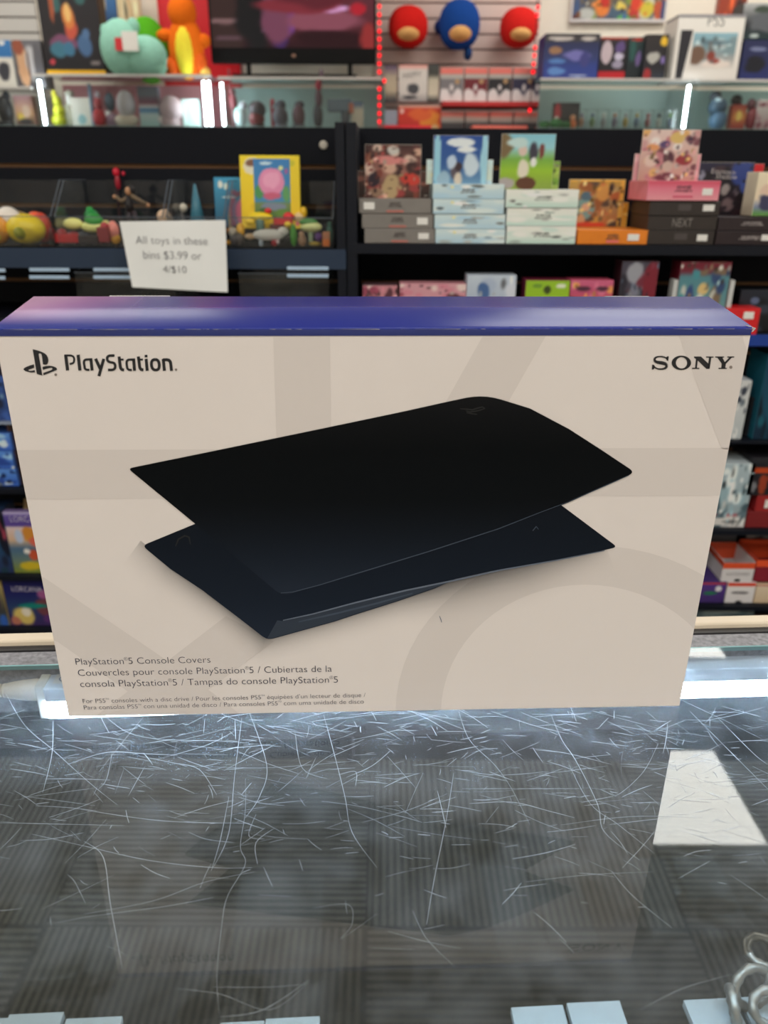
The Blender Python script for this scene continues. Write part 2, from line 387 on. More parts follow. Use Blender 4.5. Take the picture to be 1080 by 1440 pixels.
MAIN = [ # traced main scratches of the counter
 [(8,975),(35,1020),(75,1055),(125,1100),(165,1132)], [(75,1012),(73,1060),(60,1115)], [(158,1056),(150,1095),(138,1110)],
 [(0,1157),(90,1159),(175,1161)], [(45,1173),(120,1190),(210,1210),(300,1220),(355,1220)], [(118,1183),(145,1205),(155,1270),(172,1362)],
 [(120,1285),(215,1267),(290,1240),(358,1226)], [(145,1005),(180,1030),(230,1040),(310,1042),(395,1050)], [(340,1010),(330,1090),(322,1170),(300,1220)],
 [(345,1095),(345,1140),(338,1190),(345,1215),(320,1260),(312,1300),(305,1370),(308,1425)], [(322,1120),(310,1180),(297,1225)], [(350,1000),(375,1075),(365,1120),(345,1150)],
 [(95,1075),(150,1058),(205,1060),(250,1062)], [(220,1068),(290,1048),(330,1028)], [(195,1063),(245,1073),(280,1082),(305,1118)], [(270,1077),(360,1080),(430,1076),(500,1070)],
 [(330,1055),(380,1075),(420,1088)], [(455,1005),(470,1060),(485,1120),(495,1170),(530,1220)], [(645,1000),(660,1040),(695,1075),(720,1110),(745,1160)],
 [(690,1000),(750,1020),(800,1032)], [(640,1082),(700,1090),(770,1085)], [(745,1052),(800,1060),(860,1075)], [(926,1045),(905,1085),(870,1117),(858,1112)],
 [(775,1005),(790,1040),(810,1070),(840,1130),(850,1170),(900,1210)], [(650,1109),(720,1109),(820,1109)], [(660,1130),(720,1128),(770,1140),(808,1150)],
 [(800,1075),(830,1130),(870,1160),(920,1200)], [(540,1107),(565,1095),(590,1087)], [(638,1087),(628,1150),(610,1240),(600,1300)], [(1010,1010),(1060,1060),(1080,1075)],
 [(970,1000),(1010,1040),(1050,1080),(1080,1110)], [(360,1145),(350,1175),(372,1180)], [(385,1165),(360,1185),(362,1215)], [(245,1390),(310,1398),(380,1420),(435,1380)],
 [(440,1277),(490,1272),(495,1300),(480,1320),(530,1285)], [(300,1388),(380,1388),(430,1384)], [(310,1430),(370,1420),(435,1378)], [(900,1420),(960,1390),(1030,1370)],
 [(740,1240),(830,1230),(920,1226)], [(860,1225),(890,1260),(945,1305)], [(580,1280),(600,1320),(640,1360)], [(245,1150),(290,1135),(330,1125)], [(120,1270),(105,1240),(95,1230)],
 [(265,1170),(290,1180),(330,1185)], [(415,1030),(425,1080),(460,1095)], [(475,1090),(500,1085),(500,1105)], [(150,1285),(230,1275),(300,1262)]]
for p in MAIN: scratch([gp(*q) for q in p], random.uniform(.0002, .00032), random.uniform(.75, 1.0) * (1 if p[0][1] < 1230 else .6))  # nearer scratches made fainter, imitating less light away from the tube
for _ in range(720):     # short random ones, thickest by the carton, thinning towards the near edge
    px = random.uniform(-60, 1140); py = 1000 + abs(random.gauss(0, 1)) * 112
    if py > 1460: continue
    p = atz(px, py, 1.0002); a = random.choice((random.gauss(0, .35), random.gauss(0, .35), random.uniform(0, math.pi))); ln = random.expovariate(1 / .013) + .003
    c = random.gauss(0, .05) * ln
    d = Vector((math.cos(a), math.sin(a))); nn = Vector((-d.y, d.x)); p = Vector((p.x, p.y))
    scratch([p - d*ln/2, p + nn*c*.5, p + d*ln/2], random.uniform(.00016, .00034), random.uniform(.35, 1.0))
me = bpy.data.meshes.new('scratches'); me.from_pydata(SV, [], SF)
ca = me.color_attributes.new('Col', 'FLOAT_COLOR', 'POINT')
for d, c in zip(ca.data, SC): d.color = c
me.materials.append(scratch_mat())
so = bpy.data.objects.new('scratches', me); COL.objects.link(so); so['kind'] = 'stuff'
so.parent = gl; so.matrix_parent_inverse = (Matrix.Translation((0, .068, 0)) @ Matrix.Rotation(CY, 4, 'Z')).inverted()

# light tube under the glass
pL = atz(54, 965, .990); pR = atz(1080, 934.5, .990)
tdir = (pR - pL); tang = math.atan2(tdir.y, tdir.x)
tz1 = at(54, 985, pL.y).z - .953; tz2 = at(54, 1008, pL.y).z - .953; tdep = atz(54, 942, .990).y - pL.y
tube = empty('light_tube', (pL.x, pL.y, .953), tang); tag(tube, 'glowing white light tube running under the glass along the counter edge', 'light')
plast = mat('white_plastic', (232, 228, 222), .4)
TL = 1.25
MB().box((.004, -.0032, tz1 + .0002), (TL, tdep, .0365)).build('tube_housing', mat('tube_housing', (200, 208, 222), .35), tube, bevel=.001)
MB().box((.004, .0006, tz2 + .001), (TL, tdep, tz1)).build('tube_back', mat('tube_housing'), tube)
MB().box((.004, -.003, tz2), (TL, .0003, tz1)).build('tube_diffuser', emitter('tube_glow', (190, 221, 255), LED_POWER), tube, bevel=.0012)
MB().box((-.003, -.0015, tz2 - .001), (.0045, tdep + .001, .0372)).build('end_cap', plast, tube, bevel=.001)
MB().add([(.009, .003, .0367), (.060, .003, .0367), (.060, tdep - .001, .0367), (.009, tdep - .001, .0367)], [(0,1,2,3)]).build('paper_label', mat('label_grey', (212, 210, 212), .5), tube, recalc=False)
mb = MB(); cu, cv = .020, tdep * .45        # round approval mark printed on the label
for i in range(24):
    a, b = 2*math.pi*i/24, 2*math.pi*(i+1)/24
    mb.add([(cu + r*math.cos(q)*1.25, cv + r*math.sin(q)*.85, .0369) for r, q in ((.0062,a),(.0062,b),(.0054,b),(.0054,a))], [(0,1,2,3)])
for x0 in (-.0035, -.0008, .0022):
    mb.add([(cu + x0, cv - .0028, .0369), (cu + x0 + .0007, cv - .0028, .0369), (cu + x0 + .0016, cv + .0028, .0369), (cu + x0 + .0009, cv + .0028, .0369)], [(0,1,2,3)])
mb.build('approval_mark', mat('mark_blue', (92, 96, 120), .5), tube, recalc=False)
# plug and cable
cable_m = mat('cable_white', (238, 226, 212), .45)
pg = empty('power_plug', (pL.x, pL.y, .953), tang); tag(pg, 'white moulded power plug and cable pushed into the light tube end', 'plug')
prof = [(0.0005, 0), (.0078, 0), (.0085, .004), (.0078, .014), (.0062, .024), (.0052, .028)]
k = MB().lathe(prof, n=20).build('plug_body', cable_m, pg, smooth=True); k.rotation_euler = (0, R(-90), 0); k.location = (-.003, tdep * .5, .0265)
for i in range(6):
    q = MB().lathe([(.0036, 0), (.0056 - i*.0003, .0006), (.0056 - i*.0003, .0026), (.0036, .0032)], n=16).build('strain_relief', cable_m, pg, smooth=True); q.rotation_euler = (0, R(-90), 0); q.location = (-.029 - i*.0042, tdep * .5, .0265)
MB().tube([(-.025, tdep*.5, .0265), (-.08, tdep*.5, .0265), (-.14, .004, .022), (-.22, -.02, -.04), (-.3, -.03, -.14)], .0034, 12).build('cable', cable_m, pg, smooth=True)

# pale flat cases on the glass shelf under the counter top, and a chunky chain
pale = mat('pale_plastic', (150, 160, 164), .15, var=.06, scale=60)
CASES = [(-40, 20, 1432), (22, 98, 1424), (102, 180, 1430), (318, 380, 1436), (382, 458, 1430), (726, 800, 1414), (804, 880, 1408), (968, 1040, 1404), (1046, 1120, 1400)]
CL = ['second from the left end', 'third from the left end', 'fourth from the left end', 'left one of the pair left of centre', 'right one of the pair left of centre', 'left one of the pair right of centre', 'right one of the pair right of centre', 'just left of the grey chain', 'under the grey chain']
for (a, b, y), l in zip(CASES, CL):
    p, q = atz(a, y, .609), atz(b, y, .609)
    c = (p + q) / 2; wd = (q - p).x
    o = empty('card_case', (c.x, c.y - .1, .6), CY); tag(o, 'pale card case lying under the counter glass, ' + l, 'card case', 'pale cases under the counter glass')
    MB().box((-wd/2, 0, 0), (wd/2, .1, .004)).build('case_back', pale, o, bevel=.0008)
    MB().box((-wd/2, 0, .0045), (wd/2, .1, .009)).build('case_lid', mat('pale_lid', (172, 182, 186), .1, coat=.3), o, bevel=.0008)
ch = empty('chain_bracelet', (atz(1062, 1392, .62).x, atz(1062, 1392, .62).y, .6)); tag(ch, 'chunky grey metal chain lying at the right under the counter glass', 'chain')
pew = mat('pewter', (150, 146, 138), .35, .6, var=.15, scale=60)
for i, (px, py, rr, tl, yw) in enumerate([(1052, 1376, .022, 60, 20), (1072, 1326, .017, 20, -40), (1020, 1400, .015, 75, 80), (1078, 1405, .018, 35, 10), (1085, 1360, .015, 80, 50)]):
    c = atz(px, py, .635) - ch.location
    pts = [(rr*math.cos(t)*1.2, rr*math.sin(t), 0) for t in [2*math.pi*j/24 for j in range(25)]]
    l = MB().tube(pts, [.0052 + .0014*(j % 3 == 0) for j in range(25)], 10, cap=False).build('chain_link', pew, ch, smooth=True)
    l.scale = (.8, .8, .8); l.location = (c.x * .9 + .006, c.y, .022); l.rotation_euler = (R(tl), 0, R(yw))

# ------------------------------------------------------------------ the big carton on the counter
BA = R(2.05); BW, BH, BD = .429, .2655, .0625
box = empty('retail_carton', (-.0035, 0, 1.0003), BA)
tag(box, 'large white retail carton with two black console covers pictured, standing on the glass counter', 'box')
BMAT = (Matrix.Translation(box.location) @ Matrix.Rotation(BA, 4, 'Z')).inverted()
def bf(px, py):                       # a point of the photograph on the carton's front face -> (x, z) in the carton
    o = BMAT @ CAM; d = BMAT.to_3x3() @ ray(px, py); t = -o.y / d.y; return (o.x + d.x * t, o.z + d.z * t)
def bfl(pts): return [bf(*p) for p in pts]
white_card = mat('carton_white', (222, 212, 208), .42, var=.012, scale=20)
def blue_mat():
    m = bpy.data.materials.new('carton_blue'); m.use_nodes = True; nt = m.node_tree; L = nt.links.new; N = nt.nodes.new
    b = nt.nodes['Principled BSDF']; b.inputs["Roughness"].default_value = .27; b.inputs["Specular IOR Level"].default_value = .2; b.inputs['Coat Weight'].default_value = .0; b.inputs['Coat Roughness'].default_value = .12
    tc = N('ShaderNodeTexCoord'); sp = N('ShaderNodeSeparateXYZ'); L(tc.outputs['Object'], sp.inputs[0])
    n = N('ShaderNodeTexNoise'); n.inputs['Scale'].default_value = 9; L(tc.outputs['Object'], n.inputs[0])
    ad = N('ShaderNodeMath'); ad.operation = 'MULTIPLY_ADD'; L(n.outputs[0], ad.inputs[0]); ad.inputs[1].default_value = .09; L(sp.outputs[0], ad.inputs[2])
    r = N('ShaderNodeValToRGB'); L(ad.outputs[0], r.inputs[0])
    mr = N('ShaderNodeMapRange'); L(ad.outputs[0], mr.inputs[0]); mr.inputs[1].default_value = -.19; mr.inputs[2].default_value = .26
    e = r.color_ramp.elements; e[0].position = 0; e[0].color = rgb((200, 146, 178)); e[1].position = .30; e[1].color = rgb((40, 50, 132))
    k = e.new(.12); k.color = rgb((146, 90, 156)); k = e.new(.2); k.color = rgb((66, 56, 136))
    L(mr.outputs[0], r.inputs[0]); 
    # the pink fades towards the front fold
    m2 = N('ShaderNodeMapRange'); L(sp.outputs[1], m2.inputs[0]); m2.inputs[1].default_value = .004; m2.inputs[2].default_value = .04
    mx = N('ShaderNodeMix'); mx.data_type = 'RGBA'; L(m2.outputs[0], mx.inputs[0]); mx.inputs[6].default_value = rgb((38, 48, 130)); L(r.outputs[0], mx.inputs[7])
    L(mx.outputs[2], b.inputs['Base Color']); return m
blue = blue_mat(); navy = mat('carton_navy', (34, 46, 112), .35)
ZS = bf(540, 472)[1]                  # fold between the white front and the blue top strip
hw = BW / 2; ZT = bf(540, 459.5)[1]; ZB = at(540, 417, BD).z - box.location.z  # the lid rises slightly at the back
body = MB()
body.add([(-hw,0,0),(hw,0,0),(hw,0,ZS),(-hw,0,ZS)], [(0,1,2,3)], 0)
body.add([(-hw,0,0),(hw,0,0),(hw,BD,0),(-hw,BD,0)], [(3,2,1,0)], 0)
body.add([(-hw,BD,0),(hw,BD,0),(hw,BD,ZT),(-hw,BD,ZT)], [(3,2,1,0)], 0)
for s in (-1, 1): body.add([(s*hw,0,0),(s*hw,BD,0),(s*hw,BD,ZT),(s*hw,0,ZS)], [(0,1,2,3)], 0)
body.build('carton_body', white_card, box)
lid = MB()
nx = 24
vs = []; fs = []
for i in range(nx + 1):
    x = -hw + BW * i / nx; bl = .0012 * math.sin(math.pi * i / nx); xb = x * 1.0
    vs += [(x, -.0003, ZS), (x, -.0006, ZT - .0014), (x, -.0003, ZT - .0004), (x, .0006, ZT), (xb, BD*.5, ZT + (ZB-ZT)*.5 + bl), (xb, BD, ZB), (xb, BD + .0006, ZB - .001), (xb, BD + .0004, ZT - .02)]
for i in range(nx):
    for j in range(7):
        a = i*8 + j; fs.append((a, a+8, a+9, a+1))
lid.add(vs, fs)
lo = lid.build('carton_lid', [blue, navy], box, recalc=False)
for p in lo.data.polygons:
    p.material_index = 1 if p.index % 7 == 0 else 0
    p.use_smooth = True
for s in (-1, 1):                      # lid ends
    MB().add([(s*hw, 0, ZS), (s*hw, BD, ZT-.02), (s*hw, BD, ZB), (s*hw, .0012, ZT)], [(0,1,2,3)]).build('lid_end_flap', navy, box)
# worn white edge along the fold and torn tape at the back
mb = MB()
for i in range(90):
    x = random.uniform(-hw, hw) if i > 30 else random.choice((random.uniform(-hw, -hw + .10), random.uniform(hw - .09, hw)))
    l = random.expovariate(1 / .005); h = random.uniform(.00008, .0002)
    mb.add([(x, -.0009, ZT - .0012), (min(hw, x + l), -.0011, ZT - .0012 + random.uniform(-.0002, .0002)), (min(hw, x + l), -.0011, ZT - .0012 + h), (x, -.0011, ZT - .0012 + h)], [(0,1,2,3)])
k = mb.build('worn_edge', mat('raw_paper', (180, 176, 174), .7), box, recalc=False); k['kind'] = 'stuff'
for s in (-1, 1):
    mb = MB(); mb.tube([(s*hw, -.001, ZS + .002), (s*(hw+.0012), -.001, ZS + .004), (s*(hw+.0004), 0, ZT - .001), (s*(hw - .003), .001, ZT + .0004)], [.0003, .0007, .0006, .0003], 6)
    mb.build('frayed_corner', mat('raw_paper'), box)
def torn(x0, x1, n, nm, h):
    mb = MB(); vs = []; 
    for i in range(n + 1):
        x = x0 + (x1 - x0) * i / n
        vs += [(x, BD + .0004, ZB - .001), (x, BD + .0012, ZB + h * (1 if i % 2 else .55) * random.uniform(.7, 1))]
    mb.add(vs, [(2*i, 2*i+2, 2*i+3, 2*i+1) for i in range(n)]); return mb.build(nm, mat('raw_paper'), box, recalc=False)
torn(-.168, -.130, 36, 'torn_tape', .0007); torn(.147, .176, 14, 'torn_tape', .0003)

# printing: layers of ink 0.12 mm apart
LAY = [-.00008 - .00004 * i for i in range(14)]
def clip(poly, xa, xb, za, zb):
    for ax, val, sg in ((0, xa, 1), (0, xb, -1), (1, za, 1), (1, zb, -1)):
        out = []
        for i in range(len(poly)):
            p, q = poly[i], poly[(i+1) % len(poly)]; a = sg*(p[ax]-val); b = sg*(q[ax]-val)
            if a >= 0: out.append(p)
            if a * b < 0: t = a / (a - b); out.append((p[0]+(q[0]-p[0])*t, p[1]+(q[1]-p[1])*t))
        poly = out
    return poly
def flat(mb, poly, lay, mi=0):
    poly = clip(poly, -hw + .0002, hw - .0002, .0002, ZS - .0002)
    if len(poly) > 2: mb.add([(x, LAY[lay], z) for x, z in poly], [tuple(range(len(poly)))], mi)
grey_ink = mat('grey_print', (211, 201, 197), .45); white_ink = mat('white_print', (222, 212, 208), .42)
mb = MB()                              # big pale shapes behind the picture
flat(mb, bfl([(-60, 633), (1100, 629.5), (1100, 696.5), (-60, 703)]), 0)
flat(mb, bfl([(383, 440), (463.5, 440), (466, 633), (389.5, 633)]), 0)
flat(mb, bfl([(697, 440), (786, 440), (672, 640), (585, 640)]), 0)
flat(mb, bfl([(942, 440), (1036, 440), (1046, 480), (1066, 545), (1066, 640), (1014.5, 631)]), 0)
flat(mb, bfl([(40, 800), (62, 812), (215, 915), (300, 975), (345, 1010), (240, 1015), (82, 903), (40, 885)]), 1)
flat(mb, bfl([(318, 866), (385, 902), (290, 972), (235, 1015), (128, 1012), (215, 945)]), 2)
# ring, lower right
def ell(cx, cy, rx, ry, n=64): return [bf(cx + rx*math.cos(2*math.pi*i/n), cy + ry*math.sin(2*math.pi*i/n)) for i in range(n)]
flat(mb, ell(832, 1003, 276, 236), 1)
mb.build('pale_shape_print', grey_ink, box, recalc=False)
mb = MB(); flat(mb, ell(823, 1003, 203, 181), 2); mb.build('ring_centre_print', white_ink, box, recalc=False)
# printed soft shade below the covers
def alpha_ink():
    m = bpy.data.materials.new('shade_print'); m.use_nodes = True; nt = m.node_tree; L = nt.links.new
    b = nt.nodes['Principled BSDF']; b.inputs['Base Color'].default_value = rgb((38, 40, 44)); b.inputs['Roughness'].default_value = .45
    t = nt.nodes.new('ShaderNodeBsdfTransparent'); vc = nt.nodes.new('ShaderNodeVertexColor'); vc.layer_name = 'Col'
    x = nt.nodes.new('ShaderNodeMixShader'); L(vc.outputs[0], x.inputs[0]); L(t.outputs[0], x.inputs[1]); L(b.outputs[0], x.inputs[2]); L(x.outputs[0], nt.nodes['Material Output'].inputs[0]); return m
def strip_print(name, rows, alphas, lay, m):
    n = len(rows[0]); vs = []; al = []; fs = []
    for r, a in zip(rows, alphas):
        for i, p in enumerate(r):
            x, z = bf(*p); vs.append((x, LAY[lay], z)); al.append(a[i] if isinstance(a, (list, tuple)) else a)
    for j in range(len(rows) - 1):
        for i in range(n - 1): fs.append((j*n+i, j*n+i+1, (j+1)*n+i+1, (j+1)*n+i))
    me = bpy.data.meshes.new(name); me.from_pydata(vs, [], fs); ca = me.color_attributes.new('Col', 'FLOAT_COLOR', 'POINT')
    for d, a in zip(ca.data, al): d.color = a if isinstance(a, tuple) else (a, a, a, 1)
    me.materials.append(m); o = bpy.data.objects.new(name, me); COL.objects.link(o); o.parent = box
edge = [(198, 760), (240, 795), (310, 845), (372, 897), (470, 868), (560, 838), (640, 812), (740, 790), (820, 775), (852, 768)]
cen = (540, 770)
def off(k): return [(x + (x - cen[0]) * .04 * k * .3 - (3*k if x < 300 else 0), y + 13 * k * (1.25 if 560 < x < 800 else .8 if x > 330 else .75)) for x, y in edge]
am = [.25, .45, .55, .5, .5, .62, .75, .62, .35, .1]
rows = [edge] + [off(k) for k in (.5, 1, 1.6, 2.3, 3.1, 4.0)]
strip_print('shade_print', rows, [[a*f for a in am] for f in (1, .72, .5, .3, .15, .05, 0)], 3, alpha_ink())
# the two covers
def rounded(pts, r=5, n=5):
    out = []
    for i, p in enumerate(pts):
        rr = p[2] if len(p) > 2 else 0
        if not rr: out.append(p[:2]); continue
        a = Vector(pts[i-1][:2]); b = Vector(p[:2]); c = Vector(pts[(i+1) % len(pts)][:2])
        u = (a - b).normalized() * rr; v = (c - b).normalized() * rr
        for k in range(n + 1):
            t = k / n; q = (b + u)*(1-t)**2 + b*2*t*(1-t) + (b + v)*t*t; out.append((q.x, q.y))
    return out
def cover_print(name, outline, colour_at, lay):
    pts = bfl(outline); me = bpy.data.meshes.new(name); bm = bmesh.new()
    vv = [bm.verts.new((x, LAY[lay], z)) for x, z in pts]; bm.faces.new(vv)
    # slice level by level so that the printed tone can run smoothly
    zs = [z for _, z in pts]
    for k in range(1, 24):
        z = min(zs) + (max(zs) - min(zs)) * k / 24
        bmesh.ops.bisect_plane(bm, geom=bm.verts[:] + bm.edges[:] + bm.faces[:], plane_co=(0, 0, z), plane_no=(0, 0, 1))
    bmesh.ops.triangulate(bm, faces=bm.faces[:])
    bm.to_mesh(me); bm.free()
    ca = me.color_attributes.new('Col', 'FLOAT_COLOR', 'POINT')
    for v, d in zip(me.vertices, ca.data): d.color = colour_at((v.co.z - min(zs)) / (max(zs) - min(zs)))
    me.materials.append(art_mat(.6, 'cover_ink', .1)); o = bpy.data.objects.new(name, me); COL.objects.link(o); o.parent = box; return o
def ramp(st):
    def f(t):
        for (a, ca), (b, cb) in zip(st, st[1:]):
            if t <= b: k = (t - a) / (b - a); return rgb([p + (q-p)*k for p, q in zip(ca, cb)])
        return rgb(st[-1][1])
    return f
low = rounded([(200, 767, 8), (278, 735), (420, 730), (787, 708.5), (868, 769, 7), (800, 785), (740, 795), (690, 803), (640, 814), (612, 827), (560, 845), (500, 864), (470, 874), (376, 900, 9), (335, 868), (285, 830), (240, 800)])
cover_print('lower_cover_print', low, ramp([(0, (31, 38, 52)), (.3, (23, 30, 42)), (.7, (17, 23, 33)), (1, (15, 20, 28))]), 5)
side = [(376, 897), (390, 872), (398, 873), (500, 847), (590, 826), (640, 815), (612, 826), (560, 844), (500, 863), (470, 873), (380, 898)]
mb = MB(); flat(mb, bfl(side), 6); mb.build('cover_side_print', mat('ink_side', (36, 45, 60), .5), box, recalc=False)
def line_print(name, pts, wpx, m, lay):
    vs = []; n = len(pts)
    for i, p in enumerate(pts):
        a = Vector(pts[max(0, i-1)]); b = Vector(pts[min(n-1, i+1)]); t = (b-a).normalized(); s = Vector((-t.y, t.x)) * wpx / 2 * (.4 + .6*math.sin(math.pi*(i+.5)/n))
        for sg in (-1, 1):
            x, z = bf(p[0] + s.x*sg, p[1] + s.y*sg); vs.append((x, LAY[lay], z))
    m_ = MB(); m_.add(vs, [(2*i, 2*i+1, 2*i+3, 2*i+2) for i in range(n-1)]); return m_.build(name, m, box, recalc=False)
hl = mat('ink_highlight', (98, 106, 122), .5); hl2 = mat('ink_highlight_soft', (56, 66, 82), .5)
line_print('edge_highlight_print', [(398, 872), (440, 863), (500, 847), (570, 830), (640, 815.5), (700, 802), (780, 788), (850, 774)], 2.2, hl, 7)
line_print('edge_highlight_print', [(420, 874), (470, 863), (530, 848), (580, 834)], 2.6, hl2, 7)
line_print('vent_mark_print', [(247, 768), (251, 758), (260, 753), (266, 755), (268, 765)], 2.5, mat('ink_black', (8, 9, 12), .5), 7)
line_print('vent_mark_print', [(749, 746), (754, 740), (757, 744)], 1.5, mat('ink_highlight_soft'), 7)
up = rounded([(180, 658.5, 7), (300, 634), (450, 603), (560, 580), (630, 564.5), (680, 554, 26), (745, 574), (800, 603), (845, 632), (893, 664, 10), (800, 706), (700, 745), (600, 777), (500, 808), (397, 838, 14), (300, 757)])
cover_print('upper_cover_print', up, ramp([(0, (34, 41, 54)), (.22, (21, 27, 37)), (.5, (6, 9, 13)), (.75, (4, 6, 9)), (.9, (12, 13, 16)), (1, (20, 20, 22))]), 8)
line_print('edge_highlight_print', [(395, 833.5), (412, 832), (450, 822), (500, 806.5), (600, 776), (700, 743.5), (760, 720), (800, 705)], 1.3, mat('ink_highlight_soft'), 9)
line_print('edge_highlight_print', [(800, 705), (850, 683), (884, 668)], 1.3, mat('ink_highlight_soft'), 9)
lg = mat('ink_emboss', (3, 4, 6), .5)
for pts, wp in (([(647, 574.5), (655, 575), (664, 576), (672, 573.5), (678, 572), (682, 574)], 2.2), ([(682, 574), (675, 576.5), (668, 578), (661, 579), (655, 577.5)], 2.0), ([(656, 580), (664, 581.5), (671, 582.5)], 1.8)):
    line_print('embossed_logo_print', pts, wp, lg, 9)
line_print('ink_fleck', [(618, 866), (620, 871), (621, 875)], 1.2, mat('ink_highlight'), 4)

# maker's marks and writing
ink = mat('black_print', (24, 23, 28), .5); ink_s = mat('blue_black_print', (44, 42, 62), .5)
def region(x, y, k): return lambda p: bf(x + p[0] / k, y + p[1] / k)
A = region(30, 485, 1080 / 55)         # the emblem, drawn as three pieces
def emblem(pieces, name, fn, m):
    mb = MB()
    for poly in pieces: mb.add([(q[0], LAY[3], q[1]) for q in map(fn, poly)], [tuple(range(len(poly)))])
    return mb.build(name, m, box, recalc=False)
emblem([[(315,115),(400,135),(500,165),(490,240),(480,250),(585,845),(560,840),(430,800)],
        [(500,165),(580,195),(655,235),(710,290),(740,350),(750,420),(745,480),(720,525),(690,545),(640,545),(600,530),(570,300),(550,250),(520,230),(490,240)],
        [(352,532),(250,562),(140,605),(80,640),(60,668),(75,695),(120,722),(190,742),(195,695),(210,680),(360,630)],
        [(195,695),(190,742),(270,760),(383,755),(372,692),(300,710),(230,715)],
        [(585,605),(680,580),(780,572),(880,588),(950,615),(985,650),(990,680),(960,700),(860,655),(855,635),(820,630),(740,645),(600,690)],
        [(610,770),(700,738),(800,705),(855,675),(860,655),(960,700),(900,725),(750,785),(610,838)]], 'emblem_print', A, ink)
grey_dot = mat('grey_dot', (128, 116, 110), .5)
def dot(cx, cy, r, nm='registered_mark'):
    mb = MB(); mb.add([(q[0], LAY[3], q[1]) for q in (bf(cx + r*math.cos(t*math.pi/6), cy + r*math.sin(t*math.pi/6)) for t in range(12))], [tuple(range(12))]); mb.build(nm, grey_dot, box, recalc=False)
dot(78.5, 526.7, 1.9); dot(247.6, 519.7, 1.8); dot(1027.6, 516.3, 2.3)
def stroke(mb, fn, pts, wd):
    pts = [Vector(p) for p in pts]; n = len(pts); L_ = []; R_ = []
    for i, p in enumerate(pts):
        d1 = (p - pts[i-1]).normalized() if i else (pts[1] - p).normalized(); d2 = (pts[i+1] - p).normalized() if i < n-1 else d1
        t = (d1 + d2).normalized(); s = Vector((-t.y, t.x)) * wd / 2 / max(.5, t.dot(d1)); L_.append(fn(p + s)); R_.append(fn(p - s))
    for i in range(n-1): mb.add([(q[0], LAY[3], q[1]) for q in (L_[i], L_[i+1], R_[i+1], R_[i])], [(0,1,2,3)])
def bez(*p, n=8):
    out = []
    for k in range(n+1):
        t = k/n; q = [Vector(x) for x in p]
        while len(q) > 1: q = [a*(1-t)+b*t for a, b in zip(q, q[1:])]
        out.append((q[0].x, q[0].y))
    return out
F1 = region(85, 490, 1080 / 85); F2 = region(165, 490, 1080 / 90)
mb = MB()
def st1(p, wd=46): stroke(mb, F1, p, wd * 1.16)
st1([(95,115),(130,392)], 50); st1([(72,124),(170,124)] + bez((170,124),(240,126),(247,185),n=6)[1:] + bez((247,185),(252,250),(230,272),(165,274),n=6)[1:], 32)
st1([(318,112),(350,393)], 50)
st1([(572,194),(470,196)] + bez((470,196),(412,200),(422,270),n=6)[1:] + [(432,320)] + bez((432,330),(436,380),(470,381),(520,381),n=6), 36); st1([(545,182),(568,393)], 46)
st1([(628,182),(715,365)], 48); st1([(776,182),(688,495)], 46)
st1([(968,126),(895,126)] + bez((895,126),(825,130),(838,195),n=6)[1:] + bez((838,195),(842,240),(905,246),n=5)[1:] + bez((905,246),(985,252),(980,320),n=6)[1:] + bez((980,320),(980,378),(915,382),n=5)[1:] + [(850,382)], 40)
mb.build('wordmark_print', ink, box, recalc=False)
mb = MB()
def st2(p, wd=44): stroke(mb, F2, p, wd * 1.16)
for dx in (0, 326):
    st2([(30+dx,134),(48+dx,280)] + bez((48+dx,280),(54+dx,360),(85+dx,360),(116+dx,360),n=6)[1:], 44); st2([(40+dx,186),(108+dx,186)], 28)
st2([(300,186),(205,188)] + bez((205,188),(150,192),(158,260),n=6)[1:] + [(164,300)] + bez((164,305),(168,362),(205,362),(246,362),n=6), 34); st2([(275,174),(292,376)], 44)
st2([(486,174),(506,376)], 44); st2([(462,128),(510,128)], 36)
st2(bez((640,186),(572,186),(576,270),n=8) + bez((576,270),(582,362),(650,362),n=8)[1:] + bez((650,362),(716,362),(708,270),n=8)[1:] + bez((708,270),(702,186),(640,186),n=8)[1:], 42)
st2([(776,174),(796,376)], 44); st2([(770,190),(840,190)] + bez((840,190),(895,192),(902,260),n=6)[1:] + [(916,376)], 44)
mb.build('wordmark_print', ink, box, recalc=False)
F3 = region(910, 490, 1080 / 125)      # the four-letter maker's name in wide slab letters
mb = MB()
def poly3(p): mb.add([(q[0], LAY[3], q[1]) for q in map(F3, p)], [tuple(range(len(p)))])
def st3(p, wd): stroke(mb, F3, p, wd)
S_out = bez((245,128),(215,96),(150,98),n=6) + bez((150,98),(88,100),(88,138),n=6)[1:] + bez((88,138),(88,166),(160,172),n=6)[1:] + bez((160,172),(240,180),(238,212),n=6)[1:] + bez((238,212),(232,250),(160,250),n=6)[1:] + bez((160,250),(95,248),(78,208),n=6)[1:]
pts = S_out; nS = len(pts)
for i in range(nS-1):
    t = i / nS; wd = 18 + 26 * max(0, 1 - abs(t - .5) / .33); st3(pts[i:i+2] if i == 0 else pts[i-1:i+2][-2:], wd)
poly3([(240,95),(262,94),(256,148),(240,146),(226,120)]); poly3([(60,196),(82,198),(95,225),(76,256),(56,256)])
n = 40; ou = [(415 + 118*math.cos(2*math.pi*i/n), 174 + 88*math.sin(2*math.pi*i/n)) for i in range(n)]; inn = [(417 + 68*math.cos(2*math.pi*i/n), 174 + 68*math.sin(2*math.pi*i/n)) for i in range(n)]
for i in range(n): poly3([ou[i], ou[(i+1)%n], inn[(i+1)%n], inn[i]])
poly3([(568,96),(652,96),(750,190),(752,248),(718,248),(600,132),(568,112)])
poly3([(594,112),(616,135),(604,234),(580,234)]); poly3([(545,234),(634,234),(632,249),(545,249)])
